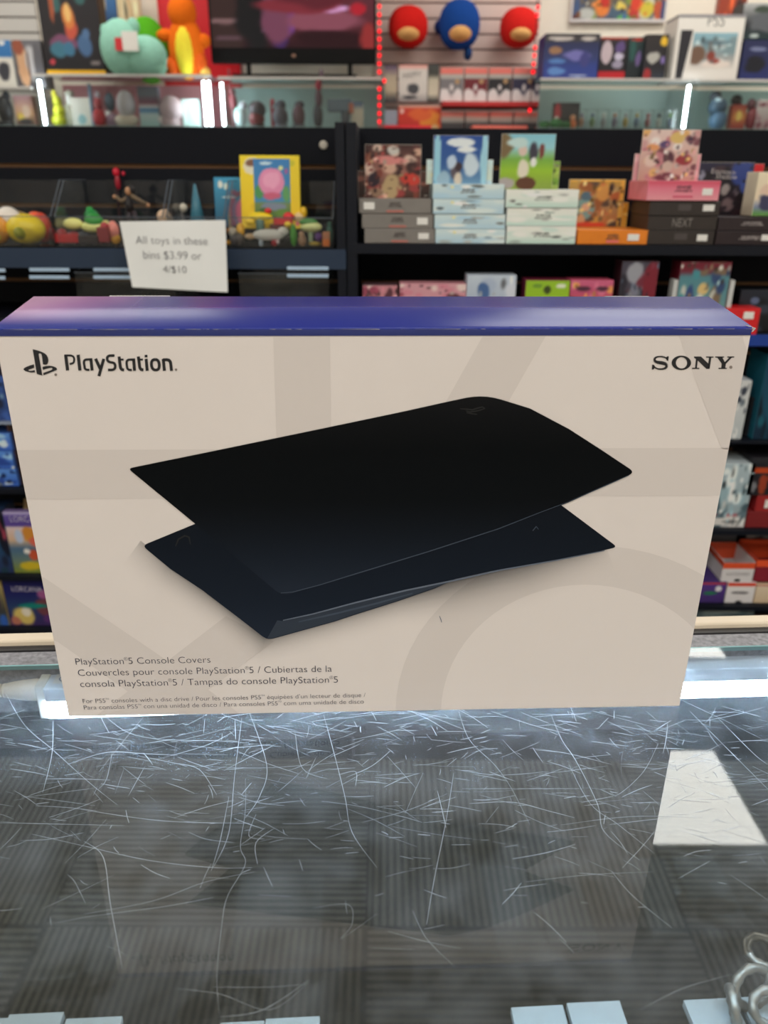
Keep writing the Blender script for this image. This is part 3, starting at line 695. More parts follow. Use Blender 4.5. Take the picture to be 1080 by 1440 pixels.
poly3([(715,96),(806,97),(804,112),(715,111)]); poly3([(752,104),(780,104),(758,248),(730,248)])
poly3([(826,96),(934,96),(932,111),(826,110)]); poly3([(972,96),(1058,96),(1054,110),(972,110)])
poly3([(846,104),(910,104),(952,180),(905,184)]); poly3([(1002,104),(1034,104),(958,184),(905,184),(935,172)]); poly3([(905,180),(956,180),(948,238),(898,238)]); poly3([(866,234),(968,234),(966,249),(864,249)])
mb.build('maker_name_print', ink, box, recalc=False)
RM = ('®', .5, .38); TM = ('™', .62, .3)
def line(segs, a, b, sq=1.0): text_on('printed_text', box, segs, bf(*a), bf(*b), LAY[4], ink_s, squash=sq)
line([('PlayStation', 1, 0), RM, ('5 Console Covers', 1, 0)], (107, 934.6), (297, 931.6))
line([('Couvercles pour console PlayStation', 1, 0), RM, ('5 / Cubiertas de la', 1, 0)], (110.5, 950.3), (467.5, 944.3))
line([('consola PlayStation', 1, 0), RM, ('5 / Tampas do console PlayStation', 1, 0), RM, ('5', 1, 0)], (113.5, 966), (476, 959.6))
line([('For PS5', 1, 0), TM, (' consoles with a disc drive / Pour les consoles PS5', 1, 0), TM, (' équipées d’un lecteur de disque /', 1, 0)], (117, 988.6), (514.5, 979.8), 1.0)
line([('Para consolas PS5', 1, 0), TM, (' con una unidad de disco / Para consoles PS5', 1, 0), TM, (' com uma unidade de disco', 1, 0)], (118.5, 997.6), (512, 989), 1.0)

# ------------------------------------------------------------------ the two dark shelf units behind the counter
YF, YP = 1.085, 1.30                  # shelf front edge, slat back panel
TOPZ = at(540, 180, YP).z
ZA = at(660, 342.5, 1.1).z            # upper shelf
ZAL = at(300, 349, 1.1).z
ZB_ = at(1000, 470, 1.1).z
ZC_ = at(20, 684, 1.1).z
ZD_ = at(1030, 742, 1.1).z; ZDL = at(40, 806, 1.1).z
ZE_ = at(1030, 848, 1.1).z; ZEL = at(40, 880, 1.1).z
black = mat('shelf_black', (20, 23, 33), .45, spec=.22, var=.05, scale=8)
black2 = mat('shelf_panel_black', (15, 17, 26), .6, spec=.15, var=.08, scale=5)
brown = mat('groove_brown', (120, 84, 52), .7)
steel_b = mat('shelf_steel_blue', (46, 60, 82), .4, .1, spec=.3)
def shelf_unit(label, x0, x1, levels, lip, up0, up1):
    o = empty('shelf_unit', ((x0 + x1) / 2, YP, 0)); tag(o, label, 'shelf', 'dark shelf units behind the counter')
    ox, oy = (x0 + x1) / 2, YP
    gz0 = at(540, 235, YP).z; P = .0762; mb = MB(); z = gz0; cuts = []
    while z > .15: cuts.append(z); z -= P
    top = TOPZ
    for g in cuts:
        mb.box((x0 - ox, 0, g + .004), (x1 - ox, .02, top)); mb.box((x0 - ox, .008, g - .006), (x1 - ox, .019, g + .006), 1); top = g - .004
    mb.box((x0 - ox, 0, .1), (x1 - ox, .02, top))
    mb.build('slat_panel', [black2, brown], o)
    for ux in up0, up1:
        if ux is not None: MB().box((ux[0] - ox, YF + .002 - oy, 0), (ux[1] - ox, .02, TOPZ - .003)).build('upright', black, o, bevel=.001)
    for z in levels:
        lp_ = lip if z == levels[0] else .011; th_ = .016 if z == levels[0] else .009
        s = MB().box((x0 - ox, YF + .003 - oy, z - th_), (x1 - ox, -.0005, z - .0005)).build('shelf_board', black, o, bevel=.001)
        MB().box((x0 - ox, YF - oy, z - lp_), (x1 - ox, YF + .0025 - oy, z)).build('shelf_lip', steel_b if lp_ > .03 else black, s)
    MB().box((x0 - ox, YF + .01 - oy, 0), (x1 - ox, 0, .1)).build('base', black, o)
    return o
uxl = at(473, 300, YF).x; uxm = at(486.5, 300, YF).x; uxr = at(502, 300, YF).x
left_unit = shelf_unit('dark shelf unit on the left holding the clear toy bins', -1.75, uxm - .001, [ZAL, ZAL - .13, ZC_, ZDL, ZEL], .036, (-1.77, -1.75), (uxl, uxm - .001))
right_unit = shelf_unit('dark shelf unit on the right stacked with trading card boxes', uxm + .001, 1.75, [ZA, ZB_, ZD_ , ZE_], .018, (uxm + .001, uxr), (1.75, 1.77))
p = at(455, 204, YP); sc_ = MB().lathe([(.0005, -.003), (.0085, -.003), (.0085, .001), (.006, .003), (.0005, .003)]).build('screw_cap', mat('screw_cap', (196, 188, 178), .4), left_unit); sc_.location = (p.x - left_unit.location.x, -.003, p.z); sc_.rotation_euler = (R(90), 0, 0)
strip_m = mat('painted_glint', (176, 200, 226), .2)  # pale bars imitating lamp reflections, painted in below the toy bins
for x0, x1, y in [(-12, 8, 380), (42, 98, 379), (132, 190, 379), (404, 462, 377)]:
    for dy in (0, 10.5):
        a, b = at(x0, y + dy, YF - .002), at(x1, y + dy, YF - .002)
        MB().box((a.x - left_unit.location.x, -.0012, -.0032), (b.x - left_unit.location.x, .0012, .0032)).build('painted_glint', strip_m, left_unit, bevel=.0006).location = (0, YF - .0012 - YP - .0025, a.z)

# clear bins
bin_glass = thin_glass('clear_bin', (.92, .95, .97), dirt=.03)
clear_edge = mat('bin_edge', (96, 102, 112), .15)
def acrylic_bin(x0, x1, label, z, hf=.055, hb=.118, Y=1.092, dep=.19):
    a, b = at(x0, 330, Y).x, at(x1, 330, Y).x; wd = b - a
    o = empty('acrylic_bin', ((a + b) / 2, Y, z)); tag(o, label, 'bin', 'clear acrylic bins on the left shelf')
    h = wd / 2 - .002
    mb = MB()
    mb.add([(-h, 0, .002), (h, 0, .002), (h, 0, hf), (-h, 0, hf)], [(0,1,2,3)])
    mb.add([(-h, dep, .002), (h, dep, .002), (h, dep, hb), (-h, dep, hb)], [(3,2,1,0)])
    mb.add([(-h, 0, .002), (h, 0, .002), (h, dep, .002), (-h, dep, .002)], [(0,1,2,3)])
    for s in (-h, h): mb.add([(s, 0, .002), (s, dep, .002), (s, dep, hb), (s, .07, hb), (s, 0, hf)], [(0,1,2,3,4)])
    mb.build('bin_body', bin_glass, o, recalc=False)
    for s in (-h, h): MB().tube([(s, 0, hf), (s, .07, hb), (s, dep, hb)], .0011, 6).build('bin_edge', clear_edge, o)
    MB().tube([(-h, 0, hf), (h, 0, hf)], .0009, 6).build('bin_edge', clear_edge, o)
acrylic_bin(-90, 76, 'clear bin of yellow balls at the left frame edge', ZAL)
acrylic_bin(79, 232, 'clear bin of red and yellow toys, left part hidden by the paper sign', ZAL)
acrylic_bin(235, 318, 'narrow clear bin behind the right half of the paper sign', ZAL)
acrylic_bin(321, 470, 'clear bin of mixed toys beside the shelf upright', ZAL)
ZLB = ZAL - .13
acrylic_bin(95, 240, 'clear bin on the shelf below, behind the paper sign', ZLB, .085, .095)
acrylic_bin(330, 462, 'clear bin on the shelf below, beside the upright', ZLB, .085, .095)

# ------------------------------------------------------------------ toys in the bins
ZT_ = ZAL + .004
yel = (226, 196, 30); orn = (232, 140, 30); red = (196, 28, 34); wht = (228, 224, 216); grn = (40, 140, 50)
TG = 'toys in the clear bins'
def T(name, label, cat, Y, pieces, dz=0): return toy(name, label, cat, Y, ZT_ + dz, pieces, TG)
T('toy_ball', 'shiny yellow toy ball with a green dent, in the leftmost bin', 'toy', 1.14, [('ball', 'ell', 38, 332, 27, 20, yel), ('green_patch', 'ell', 37, 336, 12, 11, (160, 160, 40), 26)])
T('toy_ball', 'orange and yellow toy ball cut by the left frame edge', 'toy', 1.135, [('ball', 'ell', -2, 331, 16, 19, (226, 150, 40)), ('lower_half', 'ell', -2, 338, 14, 10, yel, 17)])
T('toy_ball', 'white toy ball behind the yellow ball in the leftmost bin', 'toy', 1.20, [('ball', 'ell', 14, 318, 17, 17, (222, 214, 206))], .018)
T('toy_ball', 'dark yellow toy ball at the back of the leftmost bin', 'toy', 1.255, [('ball', 'ell', 22, 314, 26, 16, (150, 116, 30))], .01)
T('toy_creature', 'orange red toy creature behind the yellow ball', 'toy', 1.185, [('body', 'ell', 60, 326, 13, 20, (190, 60, 40)), ('head', 'ell', 50, 312, 10, 8, (220, 90, 56)), ('tail', 'ell', 72, 334, 6, 10, (110, 30, 36))])
T('toy_car', 'red toy car at the left of the second bin', 'toy', 1.115, [('body', 'box', 97, 341, 17, 6, red), ('cab', 'ell', 88, 334, 7, 6, (160, 22, 30)), ('roof', 'ell', 104, 337, 9, 5, (140, 26, 34)), ('wheel', 'ell', 86, 347, 3, 3, (30, 30, 60)), ('wheel', 'ell', 108, 347, 3, 3, (30, 30, 60))])
T('toy_plane', 'pale yellow toy plane with a green top in the second bin', 'toy', 1.15, [('wing', 'ell', 104, 323, 14, 8, (228, 220, 130)), ('body', 'ell', 132, 327, 17, 8, (214, 214, 130)), ('canopy', 'ell', 133, 318, 13, 9, grn), ('tail', 'ell', 150, 325, 6, 7, (200, 190, 120))], .02)
T('toy_bottle', 'green rounded toy standing behind the pale plane', 'toy', 1.20, [('body', 'ell', 130, 312, 10, 9, (30, 130, 60)), ('cap', 'ell', 127, 303, 5, 4, (40, 150, 70))], .036)
T('toy_robot', 'dark red toy robot in the middle of the second bin', 'toy', 1.12, [('body', 'box', 148, 338, 8, 10, (150, 30, 40)), ('head', 'ell', 148, 326, 6, 5, (176, 40, 50)), ('leg', 'box', 143, 348, 3, 4, (60, 20, 28)), ('leg', 'box', 153, 348, 3, 4, (60, 20, 28))])
T('toy_train', 'black toy train beneath the pale plane', 'toy', 1.112, [('body', 'box', 126, 343, 14, 5, (40, 26, 32)), ('boiler', 'ell', 118, 337, 8, 4, (60, 60, 66)), ('wheel', 'ell', 118, 348, 3, 2.6, (90, 90, 96)), ('wheel', 'ell', 134, 348, 3, 2.6, (90, 90, 96))])
T('toy_creature', 'pink and orange toy creature just left of the paper sign', 'toy', 1.13, [('body', 'ell', 160, 330, 8, 13, (226, 130, 116)), ('foot', 'ell', 163, 341, 7, 8, (226, 160, 40))])
fig = empty('action_figure', (at(185, 300, 1.2).x, 1.2, ZT_ + .03)); tag(fig, 'small brown haired action figure with arms spread above the paper sign', 'figurine', TG)
b0 = at(187, 316, 1.2)
def FP(x, y, dy=0): q = at(x, y, 1.2); return (q.x - fig.location.x, dy, q.z - b0.z)
skin = mat('fig_skin', (190, 140, 104), .5); coat_m = mat('fig_coat', (120, 100, 78), .6); dk = mat('fig_dark', (34, 28, 30), .6)
MB().tube([FP(180, 274), FP(181, 286), FP(184, 296)], [.0045, .008, .0065], 10).build('torso', dk, fig, smooth=True)
MB().tube([FP(180, 276), FP(170, 281), FP(162, 274)], [.0042, .0038, .0030], 8).build('arm', coat_m, fig, smooth=True)
MB().tube([FP(184, 273), FP(194, 279), FP(207, 286)], [.0042, .0038, .0030], 8).build('arm', coat_m, fig, smooth=True)
MB().ell(FP(180, 267), (.006, .006, .0078)).build('head', skin, fig, smooth=True)
MB().ell(FP(184, 265, .003), (.0068, .0068, .008)).build('hair', dk, fig, smooth=True)
MB().ell(FP(161, 275), (.004, .004, .004)).build('hand', skin, fig, smooth=True); MB().ell(FP(208, 287), (.004, .004, .004)).build('hand', skin, fig, smooth=True)
MB().tube([FP(183, 295), FP(180, 306), FP(178, 316)], [.0052, .0044, .004], 8).build('leg', mat('fig_trouser', (50, 36, 44), .6), fig, smooth=True)
MB().tube([FP(187, 295), FP(191, 306), FP(193, 316)], [.0052, .0044, .004], 8).build('leg', mat('fig_trouser'), fig, smooth=True)
T('toy_wand', 'bright red plastic toy wand standing at the back above the sign', 'toy', 1.27, [('tip', 'ell', 164, 246, 5, 6, (200, 20, 50)), ('grip', 'ell', 166, 260, 4, 10, (150, 16, 40)), ('side_bead', 'ell', 174, 248, 2.5, 3, (200, 30, 60)), ('handle', 'cyl', 168, 300, 2, 40, (40, 14, 22))])
T('toy_doll', 'cream round headed toy peeping over the sign', 'toy', 1.17, [('head', 'ell', 233, 307, 12, 10, (214, 180, 150)), ('hair', 'ell', 240, 304, 6, 8, (60, 44, 40)), ('body', 'ell', 234, 330, 10, 14, (120, 80, 60))])
T('toy_ball', 'small pale grey toy ball on a stick above the sign', 'toy', 1.2, [('ball', 'ell', 258, 294, 5.5, 6, (206, 196, 180)), ('stick', 'cyl', 258, 320, 2, 22, (110, 106, 104))])
T('toy_tent', 'slim teal cone shaped toy behind the right end of the sign', 'toy', 1.18, [('cone', 'cone', 276, 288, 14, 34, (54, 110, 130)), ('base', 'ell', 276, 326, 16, 8, (36, 70, 90))])
T('toy_skull', 'grey toy figure at the left of the right bin', 'toy', 1.115, [('body', 'ell', 334, 341, 10, 9, (90, 80, 76)), ('head', 'ell', 328, 331, 6, 6, (196, 180, 160)), ('foot', 'ell', 322, 346, 4, 3, (210, 150, 40))])
T('toy_creature', 'amber toy creature below the yellow book', 'toy', 1.15, [('body', 'ell', 338, 322, 6, 10, (220, 160, 40)), ('arm', 'ell', 326, 322, 6, 4, (200, 130, 40))], .012)
T('toy_banana', 'curved yellow toy lying across the right bin', 'toy', 1.14, [('middle', 'ell', 366, 306, 17, 6, (232, 200, 20)), ('end', 'ell', 352, 313, 7, 5, (220, 180, 20)), ('tip', 'ell', 377, 298, 5, 4, (200, 40, 40)), ('stand', 'cyl', 366, 320, 6, 10, (70, 100, 90))], .02)
T('toy_boat', 'long white toy boat lying in front of the red car', 'toy', 1.112, [('hull', 'ell', 378, 331, 23, 8, (226, 222, 214), 8), ('bow', 'ell', 398, 326, 8, 6, wht), ('stern', 'ell', 352, 333, 8, 4, (206, 170, 130)), ('keel', 'cyl', 367, 341, 3, 5, (180, 190, 200))])
T('toy_car', 'red toy car behind the white boat', 'toy', 1.16, [('body', 'box', 398, 312, 13, 5, (190, 36, 40)), ('cab', 'ell', 406, 306, 8, 6, (210, 40, 46)), ('chassis', 'box', 392, 320, 12, 3, (100, 40, 40))], .028)
T('toy_leaf', 'bright green upright toy leaf right of the boat', 'toy', 1.11, [('blade', 'ell', 413, 336, 5, 15, (70, 150, 40)), ('joint', 'ell', 405, 321, 5, 4, (230, 190, 30))])
T('toy_lizard', 'pale green toy lizard lying at the right of the bin', 'toy', 1.12, [('body', 'ell', 438, 326, 15, 7, (206, 206, 140)), ('back', 'ell', 434, 319, 13, 5, (60, 120, 50)), ('leg', 'cyl', 437, 338, 3, 8, (170, 190, 150)), ('foot', 'ell', 443, 349, 9, 3, (190, 160, 40))])
T('toy_trumpet', 'cream and gold toy trumpet above the pale lizard', 'toy', 1.17, [('bell', 'ell', 421, 311, 8, 7, (220, 190, 140)), ('horn', 'ell', 427, 304, 5, 8, (226, 180, 40)), ('button', 'ell', 419, 320, 4, 5, (220, 110, 120))], .03)
T('toy_creature', 'tan toy creature under the lizard', 'toy', 1.108, [('body', 'ell', 425, 340, 6, 8, (170, 130, 100)), ('head', 'ell', 424, 331, 4, 4, (190, 150, 120))])
T('toy_brick', 'orange and purple toy bricks joined together at the bin corner', 'toy', 1.11, [('brick', 'box', 459, 346, 5, 5, (226, 120, 40)), ('brick', 'box', 459, 336, 5, 5, (200, 130, 90)), ('brick', 'ell', 448, 338, 5, 6, (100, 50, 130))])
T('toy_bottle', 'dark green toy at the far right behind the bricks', 'toy', 1.16, [('body', 'ell', 463, 322, 5, 13, (30, 80, 60)), ('neck', 'ell', 463, 308, 3, 5, (30, 80, 60))])
T('toy_button', 'small red and white toy disc at the bottom of the right bin', 'toy', 1.1, [('disc', 'ell', 386, 349, 4.5, 4.5, (170, 24, 44)), ('rim', 'ell', 391, 347, 2.5, 4, (220, 200, 200))])

# ------------------------------------------------------------------ books and sign on the left shelf
def leaned(name, label, cat, corners, Y, body, thick, art, seed, tilt=8, group=None, z=None):
    a = at(corners[0], corners[3], Y); b = at(corners[2], corners[3], Y); h = at((corners[0]+corners[2])/2, corners[1], Y).z - a.z
    o = card_box(name, label, cat, corners, Y, thick, body, z=z if z is not None else a.z, art=art, seed=seed, group=group)
    o.rotation_euler.x = R(-tilt); return o
leaned('picture_book', 'yellow fronted book with a pink round picture, standing in the right bin', 'book', (337, 217, 421, 322), 1.165, (236, 200, 30), .012,
       dict(bg=[(0, (228, 190, 20)), (1, (240, 206, 30))], nx=44, ny=52, blobs=[(.2,.86,.14,.12,(222,214,190),.95), (.2,.9,.12,.06,(120,80,60)), (.44,.93,.08,.03,(150,190,220)), (.66,.9,.1,.06,(80,150,200)), (.88,.9,.06,.05,(200,190,40)), (.2,.3,.05,.06,(222,180,30)), (.68,.75,.05,.06,(160,190,220))]), 3, 9, z=ZT_ + .028)
yb = [x for x in S.objects if x.get('label', '').startswith('yellow fronted book')][0]; W_, H_ = yb['w'], yb['h']
picture('inset_picture', yb, -W_*.27, W_*.34, H_*.14, H_*.95, -.0011, [(0,(70,110,50)),(.25,(110,130,70)),(.3,(60,130,180)),(1,(50,120,180))], seed=8, nx=40, ny=46, blobs=[(.5,.2,.4,.08,(120,130,150)),(.3,.12,.2,.08,(60,96,40)),(.75,.1,.2,.08,(90,130,50)),(.15,.45,.14,.16,(70,140,80)),(.88,.42,.12,.16,(90,150,90)),(.48,.62,.36,.24,(218,134,172),.95),(.5,.66,.26,.16,(230,156,188)),(.48,.38,.3,.07,(196,90,120)),(.75,.85,.06,.04,(220,220,150)),(.35,.93,.2,.03,(190,214,226)),(.9,.8,.06,.06,(150,90,150))])
leaned('picture_book', 'blue book with a pink ring picture, half behind the yellow book', 'book', (301, 250, 360, 320), 1.195, (50, 130, 170), .012,
       dict(bg=[(0, (30, 90, 120)), (1, (60, 150, 190))], nx=36, ny=40, blobs=[(.75,.28,.48,.5,(130,80,100),.9), (.78,.3,.38,.4,(60,120,150),.9), (.8,.3,.33,.36,(210,110,140),.9), (.14,.86,.07,.09,(220,220,210)), (.28,.82,.06,.07,(210,220,210)), (.34,.6,.2,.03,(210,220,220)), (.48,.7,.08,.06,(150,90,120))]), 4, 8, z=ZT_ + .03)
sg = empty('paper_sign', (at(244, 400, 1.03).x, 1.03, 0)); 
tag(sg, 'white price sign on paper hung in front of the toy bins', 'sign')
cs = [at(186, 404, 1.03), at(320, 411, 1.03), at(317, 309.5, 1.03), at(168, 311.5, 1.03)]
sg.location.z = min(c.z for c in cs)
loc = [(c.x - sg.location.x, c.z - sg.location.z) for c in cs]
def sheet(name, m, y, grow=0, bulge=.002):
    mb = MB(); n = 12; vs = []
    cx = sum(p[0] for p in loc) / 4; cz = sum(p[1] for p in loc) / 4
    L4 = [(cx + (p[0]-cx)*(1+grow), cz + (p[1]-cz)*(1+grow)) for p in loc]
    for s in (0, .0008):
        for j in range(n+1):
            for i in range(n+1):
                u, v = i/n, j/n
                x = (L4[0][0]*(1-u)+L4[1][0]*u)*(1-v) + (L4[3][0]*(1-u)+L4[2][0]*u)*v; z = (L4[0][1]*(1-u)+L4[1][1]*u)*(1-v) + (L4[3][1]*(1-u)+L4[2][1]*u)*v
                vs.append((x, y + s + bulge*math.sin(u*7+v*3) * .5, z))
    m_ = (n+1)**2; fs = []
    for j in range(n):
        for i in range(n):
            a = j*(n+1)+i; fs += [(a, a+1, a+n+2, a+n+1), (a+m_, a+n+1+m_, a+n+2+m_, a+1+m_)]
    rim = [i for i in range(n+1)] + [(j*(n+1)+n) for j in range(1, n+1)] + [n*(n+1)+i for i in range(n-1, -1, -1)] + [j*(n+1) for j in range(n-1, 0, -1)]
    for a, b in zip(rim, rim[1:] + rim[:1]): fs.append((b, a, a+m_, b+m_))
    mb.add(vs, fs); return mb.build(name, m, sg, smooth=False)
sheet('paper', mat('sign_paper', (250, 250, 255), .5, var=.01, scale=10), 0)
def sp(px, py): q = at(px, py, 1.03); return (q.x - sg.location.x, q.z - sg.location.z)
ink_g = mat('sign_ink', (120, 118, 124), .6); ink_b = mat('sign_ink_dark', (84, 82, 88), .6)
text_on('sign_text', sg, 'All toys in these', sp(191.5, 342.5), sp(293, 344), -.0016, ink_g, squash=.95)
text_on('sign_text', sg, 'bins $3.99 or', sp(202.5, 363.5), sp(284.5, 365), -.0016, ink_g, squash=1.0)
text_on('sign_text', sg, '4/$10', sp(230, 383), sp(263.5, 384), -.0016, ink_b, squash=.95)
MB().box((sp(200, 330)[0], .0012, .02), (sp(215, 330)[0], .058, .026)).build('sign_clip', clear_edge, sg)
MB().box((sp(285, 330)[0], .0012, .02), (sp(300, 330)[0], .058, .026)).build('sign_clip', clear_edge, sg)

# ------------------------------------------------------------------ trading card boxes, right unit
SY = 1.1
def stack(n, x0s, x1s, y0, label, body, z0, group, prints, stickers, where, depth=.12, art=None, gap=.0006, ht=None):
    out = []; h = ht
    for i in range(n):
        o = card_box('card_box', label + ' ' + where[i], 'box', (x0s[i], y0, x1s[i], y0 + 22), SY + .002 * (i % 2), depth, body, z=z0 + i*(h + gap), height=h, group=group, prints=prints, stickers=stickers[i] if stickers else (), art=art, seed=i)
        out.append(o)
    return out
px_m = 1 / (at(660, 300, SY).z - at(660, 301, SY).z)
def hh(p): return p / px_m
logo = (66, 62, 66)
def header(parent, px, art, seed, name='header_card', y=.004, outline=None):
    """printed display flap rising from an opened box"""
    x0, y0, x1, y1 = px; Y = parent.location.y + y
    a = at(x0, y0, Y); b = at(x1, y1, Y); z1 = a.z - parent.location.z; z0 = parent['h'] - .0005 if abs(b.z - parent.location.z - parent['h']) < .02 else b.z - parent.location.z
    o = MB().box((a.x - parent.location.x, 0, z0), (b.x - parent.location.x, .0012, z1)).build(name, mat('header_edge', (214, 206, 196), .5), parent); o.location = (0, y, 0)
    picture('cover_picture', o, a.x - parent.location.x + .0005, b.x - parent.location.x - .0005, z0, z1 - .0005, -.0006, seed=seed, **art)
    return o
ST = lambda *s: [[q] if q else () for q in s]
stG = stack(3, (512.5, 509, 505), (612, 609, 606), 300, 'grey card box,', (124, 118, 114), ZA, 'grey card boxes at the left of the right unit', [(.5, .62, .19, .42, (84, 76, 74)), (.5, .14, .24, .12, (190, 110, 100))], ST((.84,.5,.15,.42), (.85,.5,.15,.48), (.14,.5,.15,.48)), ['bottom of the grey stack', 'middle of the grey stack', 'top of the grey stack under a red picture flap'], ht=hh(20.8))
header(stG[2], (513, 203, 591, 279), dict(bg=[(0, (60, 36, 30)), (.5, (150, 100, 90)), (1, (60, 34, 34))], noise=(40, [(190,120,110),(150,60,60),(200,160,140),(60,36,36),(180,150,110),(90,50,50),(210,180,165),(120,60,50)], .05, .16), blobs=[(.47,.22,.17,.28,(176,150,112)), (.82,.36,.2,.13,(196,60,50)), (.45,.72,.35,.09,(206,130,126)), (.15,.35,.12,.16,(40,28,40)), (.5,.9,.12,.1,(196,190,184)), (.2,.12,.15,.1,(140,110,90))]), 11, y=.02)
header(stG[2], (503, 240, 604, 279), dict(bg=[(0, (50, 34, 32)), (1, (90, 60, 54))], noise=(14, [(140,90,80),(60,40,36),(190,180,170),(150,80,60)], .06, .14)), 12, name='header_wing', y=.03)
stB = stack(4, (613, 611, 608.5, 607.5), (711.5, 710.5, 707.5, 706.5), 300, 'pale blue card box with a cloud pattern,', (196, 214, 220), ZA, 'pale blue card boxes on the right unit', [(.5, .55, .22, .42, (120, 122, 124)), (.27, .78, .04, .16, (232, 226, 170))], None, ['bottom of four', 'second from the bottom of four', 'third from the bottom of four', 'top of four with a blue picture flap'], ht=hh(20.6), art=dict(bg=[(0, (176, 204, 220)), (1, (206, 222, 224))], noise=(4, [(226,230,226),(176,206,224),(214,226,226)], .14, .3)))
header(stB[3], (610, 190, 684, 258), dict(bg=[(0, (110, 150, 180)), (.4, (50, 90, 150)), (1, (36, 74, 150))], nx=34, ny=38, blobs=[(.07,.5,.07,.6,(150,200,220),.9), (.95,.5,.08,.6,(160,206,224),.9), (.5,.86,.28,.1,(222,228,236),.85), (.62,.72,.2,.07,(226,230,240)), (.42,.28,.1,.22,(90,80,90)), (.46,.36,.08,.1,(60,44,50)), (.7,.4,.16,.3,(200,214,226)), (.47,.1,.08,.16,(210,196,180)), (.34,.46,.1,.16,(190,206,226)), (.2,.1,.14,.2,(150,180,200))]), 13, y=.014)
header(stB[3], (600, 224, 692, 258), dict(bg=[(0, (206, 214, 196)), (1, (200, 222, 226))], noise=(8, [(222,226,210),(232,222,160),(190,214,224)], .08, .2)), 14, name='header_wing', y=.02)
stM = stack(3, (713.5, 712, 709.5), (811.5, 811, 810.5), 300, 'white and mint card box,', (222, 226, 218), ZA, 'mint card boxes on the right unit', [(.52, .55, .25, .34, (126, 130, 126))], None, ['bottom of the mint stack', 'middle of the mint stack', 'top of the mint stack under a green picture flap'], ht=hh(25.2), art=dict(bg=[(0, (190, 216, 206)), (.5, (222, 228, 220)), (1, (232, 230, 222))], noise=(5, [(206,222,214),(232,232,226)], .1, .25)))
header(stM[2], (708.5, 226, 785, 263), dict(bg=[(0, (150, 170, 90)), (1, (160, 190, 70))], noise=(12, [(120,160,60),(170,196,90),(150,150,130)], .08, .2), blobs=[(.5,.1,.2,.4,(90,60,44)), (.1,.1,.2,.2,(160,156,150))]), 15, name='header_wing', y=.02)
header(stM[2], (706, 188, 776, 263), dict(bg=[(0, (130, 150, 70)), (.35, (150, 190, 50)), (.55, (120, 170, 70)), (.75, (150, 200, 210)), (1, (130, 190, 210))], nx=34, ny=38, blobs=[(.05,.8,.2,.25,(120,100,70)), (.4,.72,.1,.12,(214,190,180)), (.6,.68,.1,.2,(60,56,70)), (.76,.7,.06,.16,(120,60,56)), (.42,.38,.12,.2,(222,214,196)), (.5,.12,.2,.13,(92,56,40),.9), (.1,.12,.2,.12,(170,160,160)), (.3,.85,.2,.1,(190,214,214)), (.62,.5,.07,.1,(230,230,226))]), 16, y=.014)
stO = stack(1, (812.5,), (911.5,), 320, 'bright orange card box holding an open', (226, 124, 24), ZA, 'single coloured card boxes on the right unit', [(.5, .55, .2, .5, (130, 80, 50)), (.5, .2, .18, .16, (226, 110, 110))], ST((.79,.5,.16,.46)), ['picture flap'], ht=hh(20.5))
header(stO[0], (801, 252, 872, 322), dict(bg=[(0, (190, 110, 60)), (.5, (170, 140, 100)), (1, (190, 150, 70))], noise=(30, [(200,150,70),(150,90,50),(90,70,60),(220,190,130),(180,100,60)], .06, .16), nx=34, ny=38, blobs=[(.3,.38,.2,.24,(120,160,160)), (.32,.66,.1,.1,(80,110,130)), (.33,.42,.1,.1,(214,170,140)), (.25,.14,.1,.16,(210,160,120)), (.4,.05,.36,.06,(216,70,44)), (.62,.72,.14,.18,(206,150,80)), (.97,.5,.06,.6,(226,176,80),.9), (.5,.98,.5,.03,(226,176,80),.9)]), 17, y=.1185)
hw_ = header(stO[0], (810, 284, 880, 322), dict(bg=[(0, (226, 170, 70)), (1, (214, 150, 50))], noise=(12, [(236,200,120),(206,140,40)], .04, .08)), 18, name='header_wing', y=.121)
stK = stack(3, (912.5, 911.5, 911), (1008, 1008.5, 1009), 300, 'shrink wrapped dark brown card box,', (44, 36, 34), ZA, 'dark brown card boxes on the right unit', [], ST((.82,.5,.15,.46), None, (.84,.55,.16,.44)), ['bottom of the dark stack', 'middle of the dark stack with pale lettering', 'third up, right under the pink box'], ht=hh(20.2))
for o in (stK[0], stK[2]): MB().add([(-.012, -.0008, o['h']*.35), (.012, -.0008, o['h']*.35), (.012, -.0008, o['h']*.8), (-.012, -.0008, o['h']*.8)], [(0,1,2,3)]).build('printed_mark', mat('ink_dim', (76, 68, 68), .5), o)
text_on('printed_text', stK[1], 'NEXT', (-.019, .006), (.019, .006), -.0009, mat('ink_pale', (150, 142, 138), .5), height=.022)
stP = card_box('card_box', 'pink card box on top of the dark stack, with an open picture flap', 'box', (910.5, 252, 1012.5, 280), SY - .004, .12, (226, 130, 146), z=ZA + 3*(hh(20.2) + .0006) + .0004, height=hh(27.5), group='single coloured card boxes on the right unit',
              prints=[(.5, .62, .25, .42, (120, 66, 80)), (.5, .2, .28, .1, (206, 80, 110))], stickers=[(.83,.45,.14,.34)], art=dict(bg=[(0, (226, 150, 160)), (.6, (220, 120, 140)), (1, (206, 76, 100))]), seed=5)
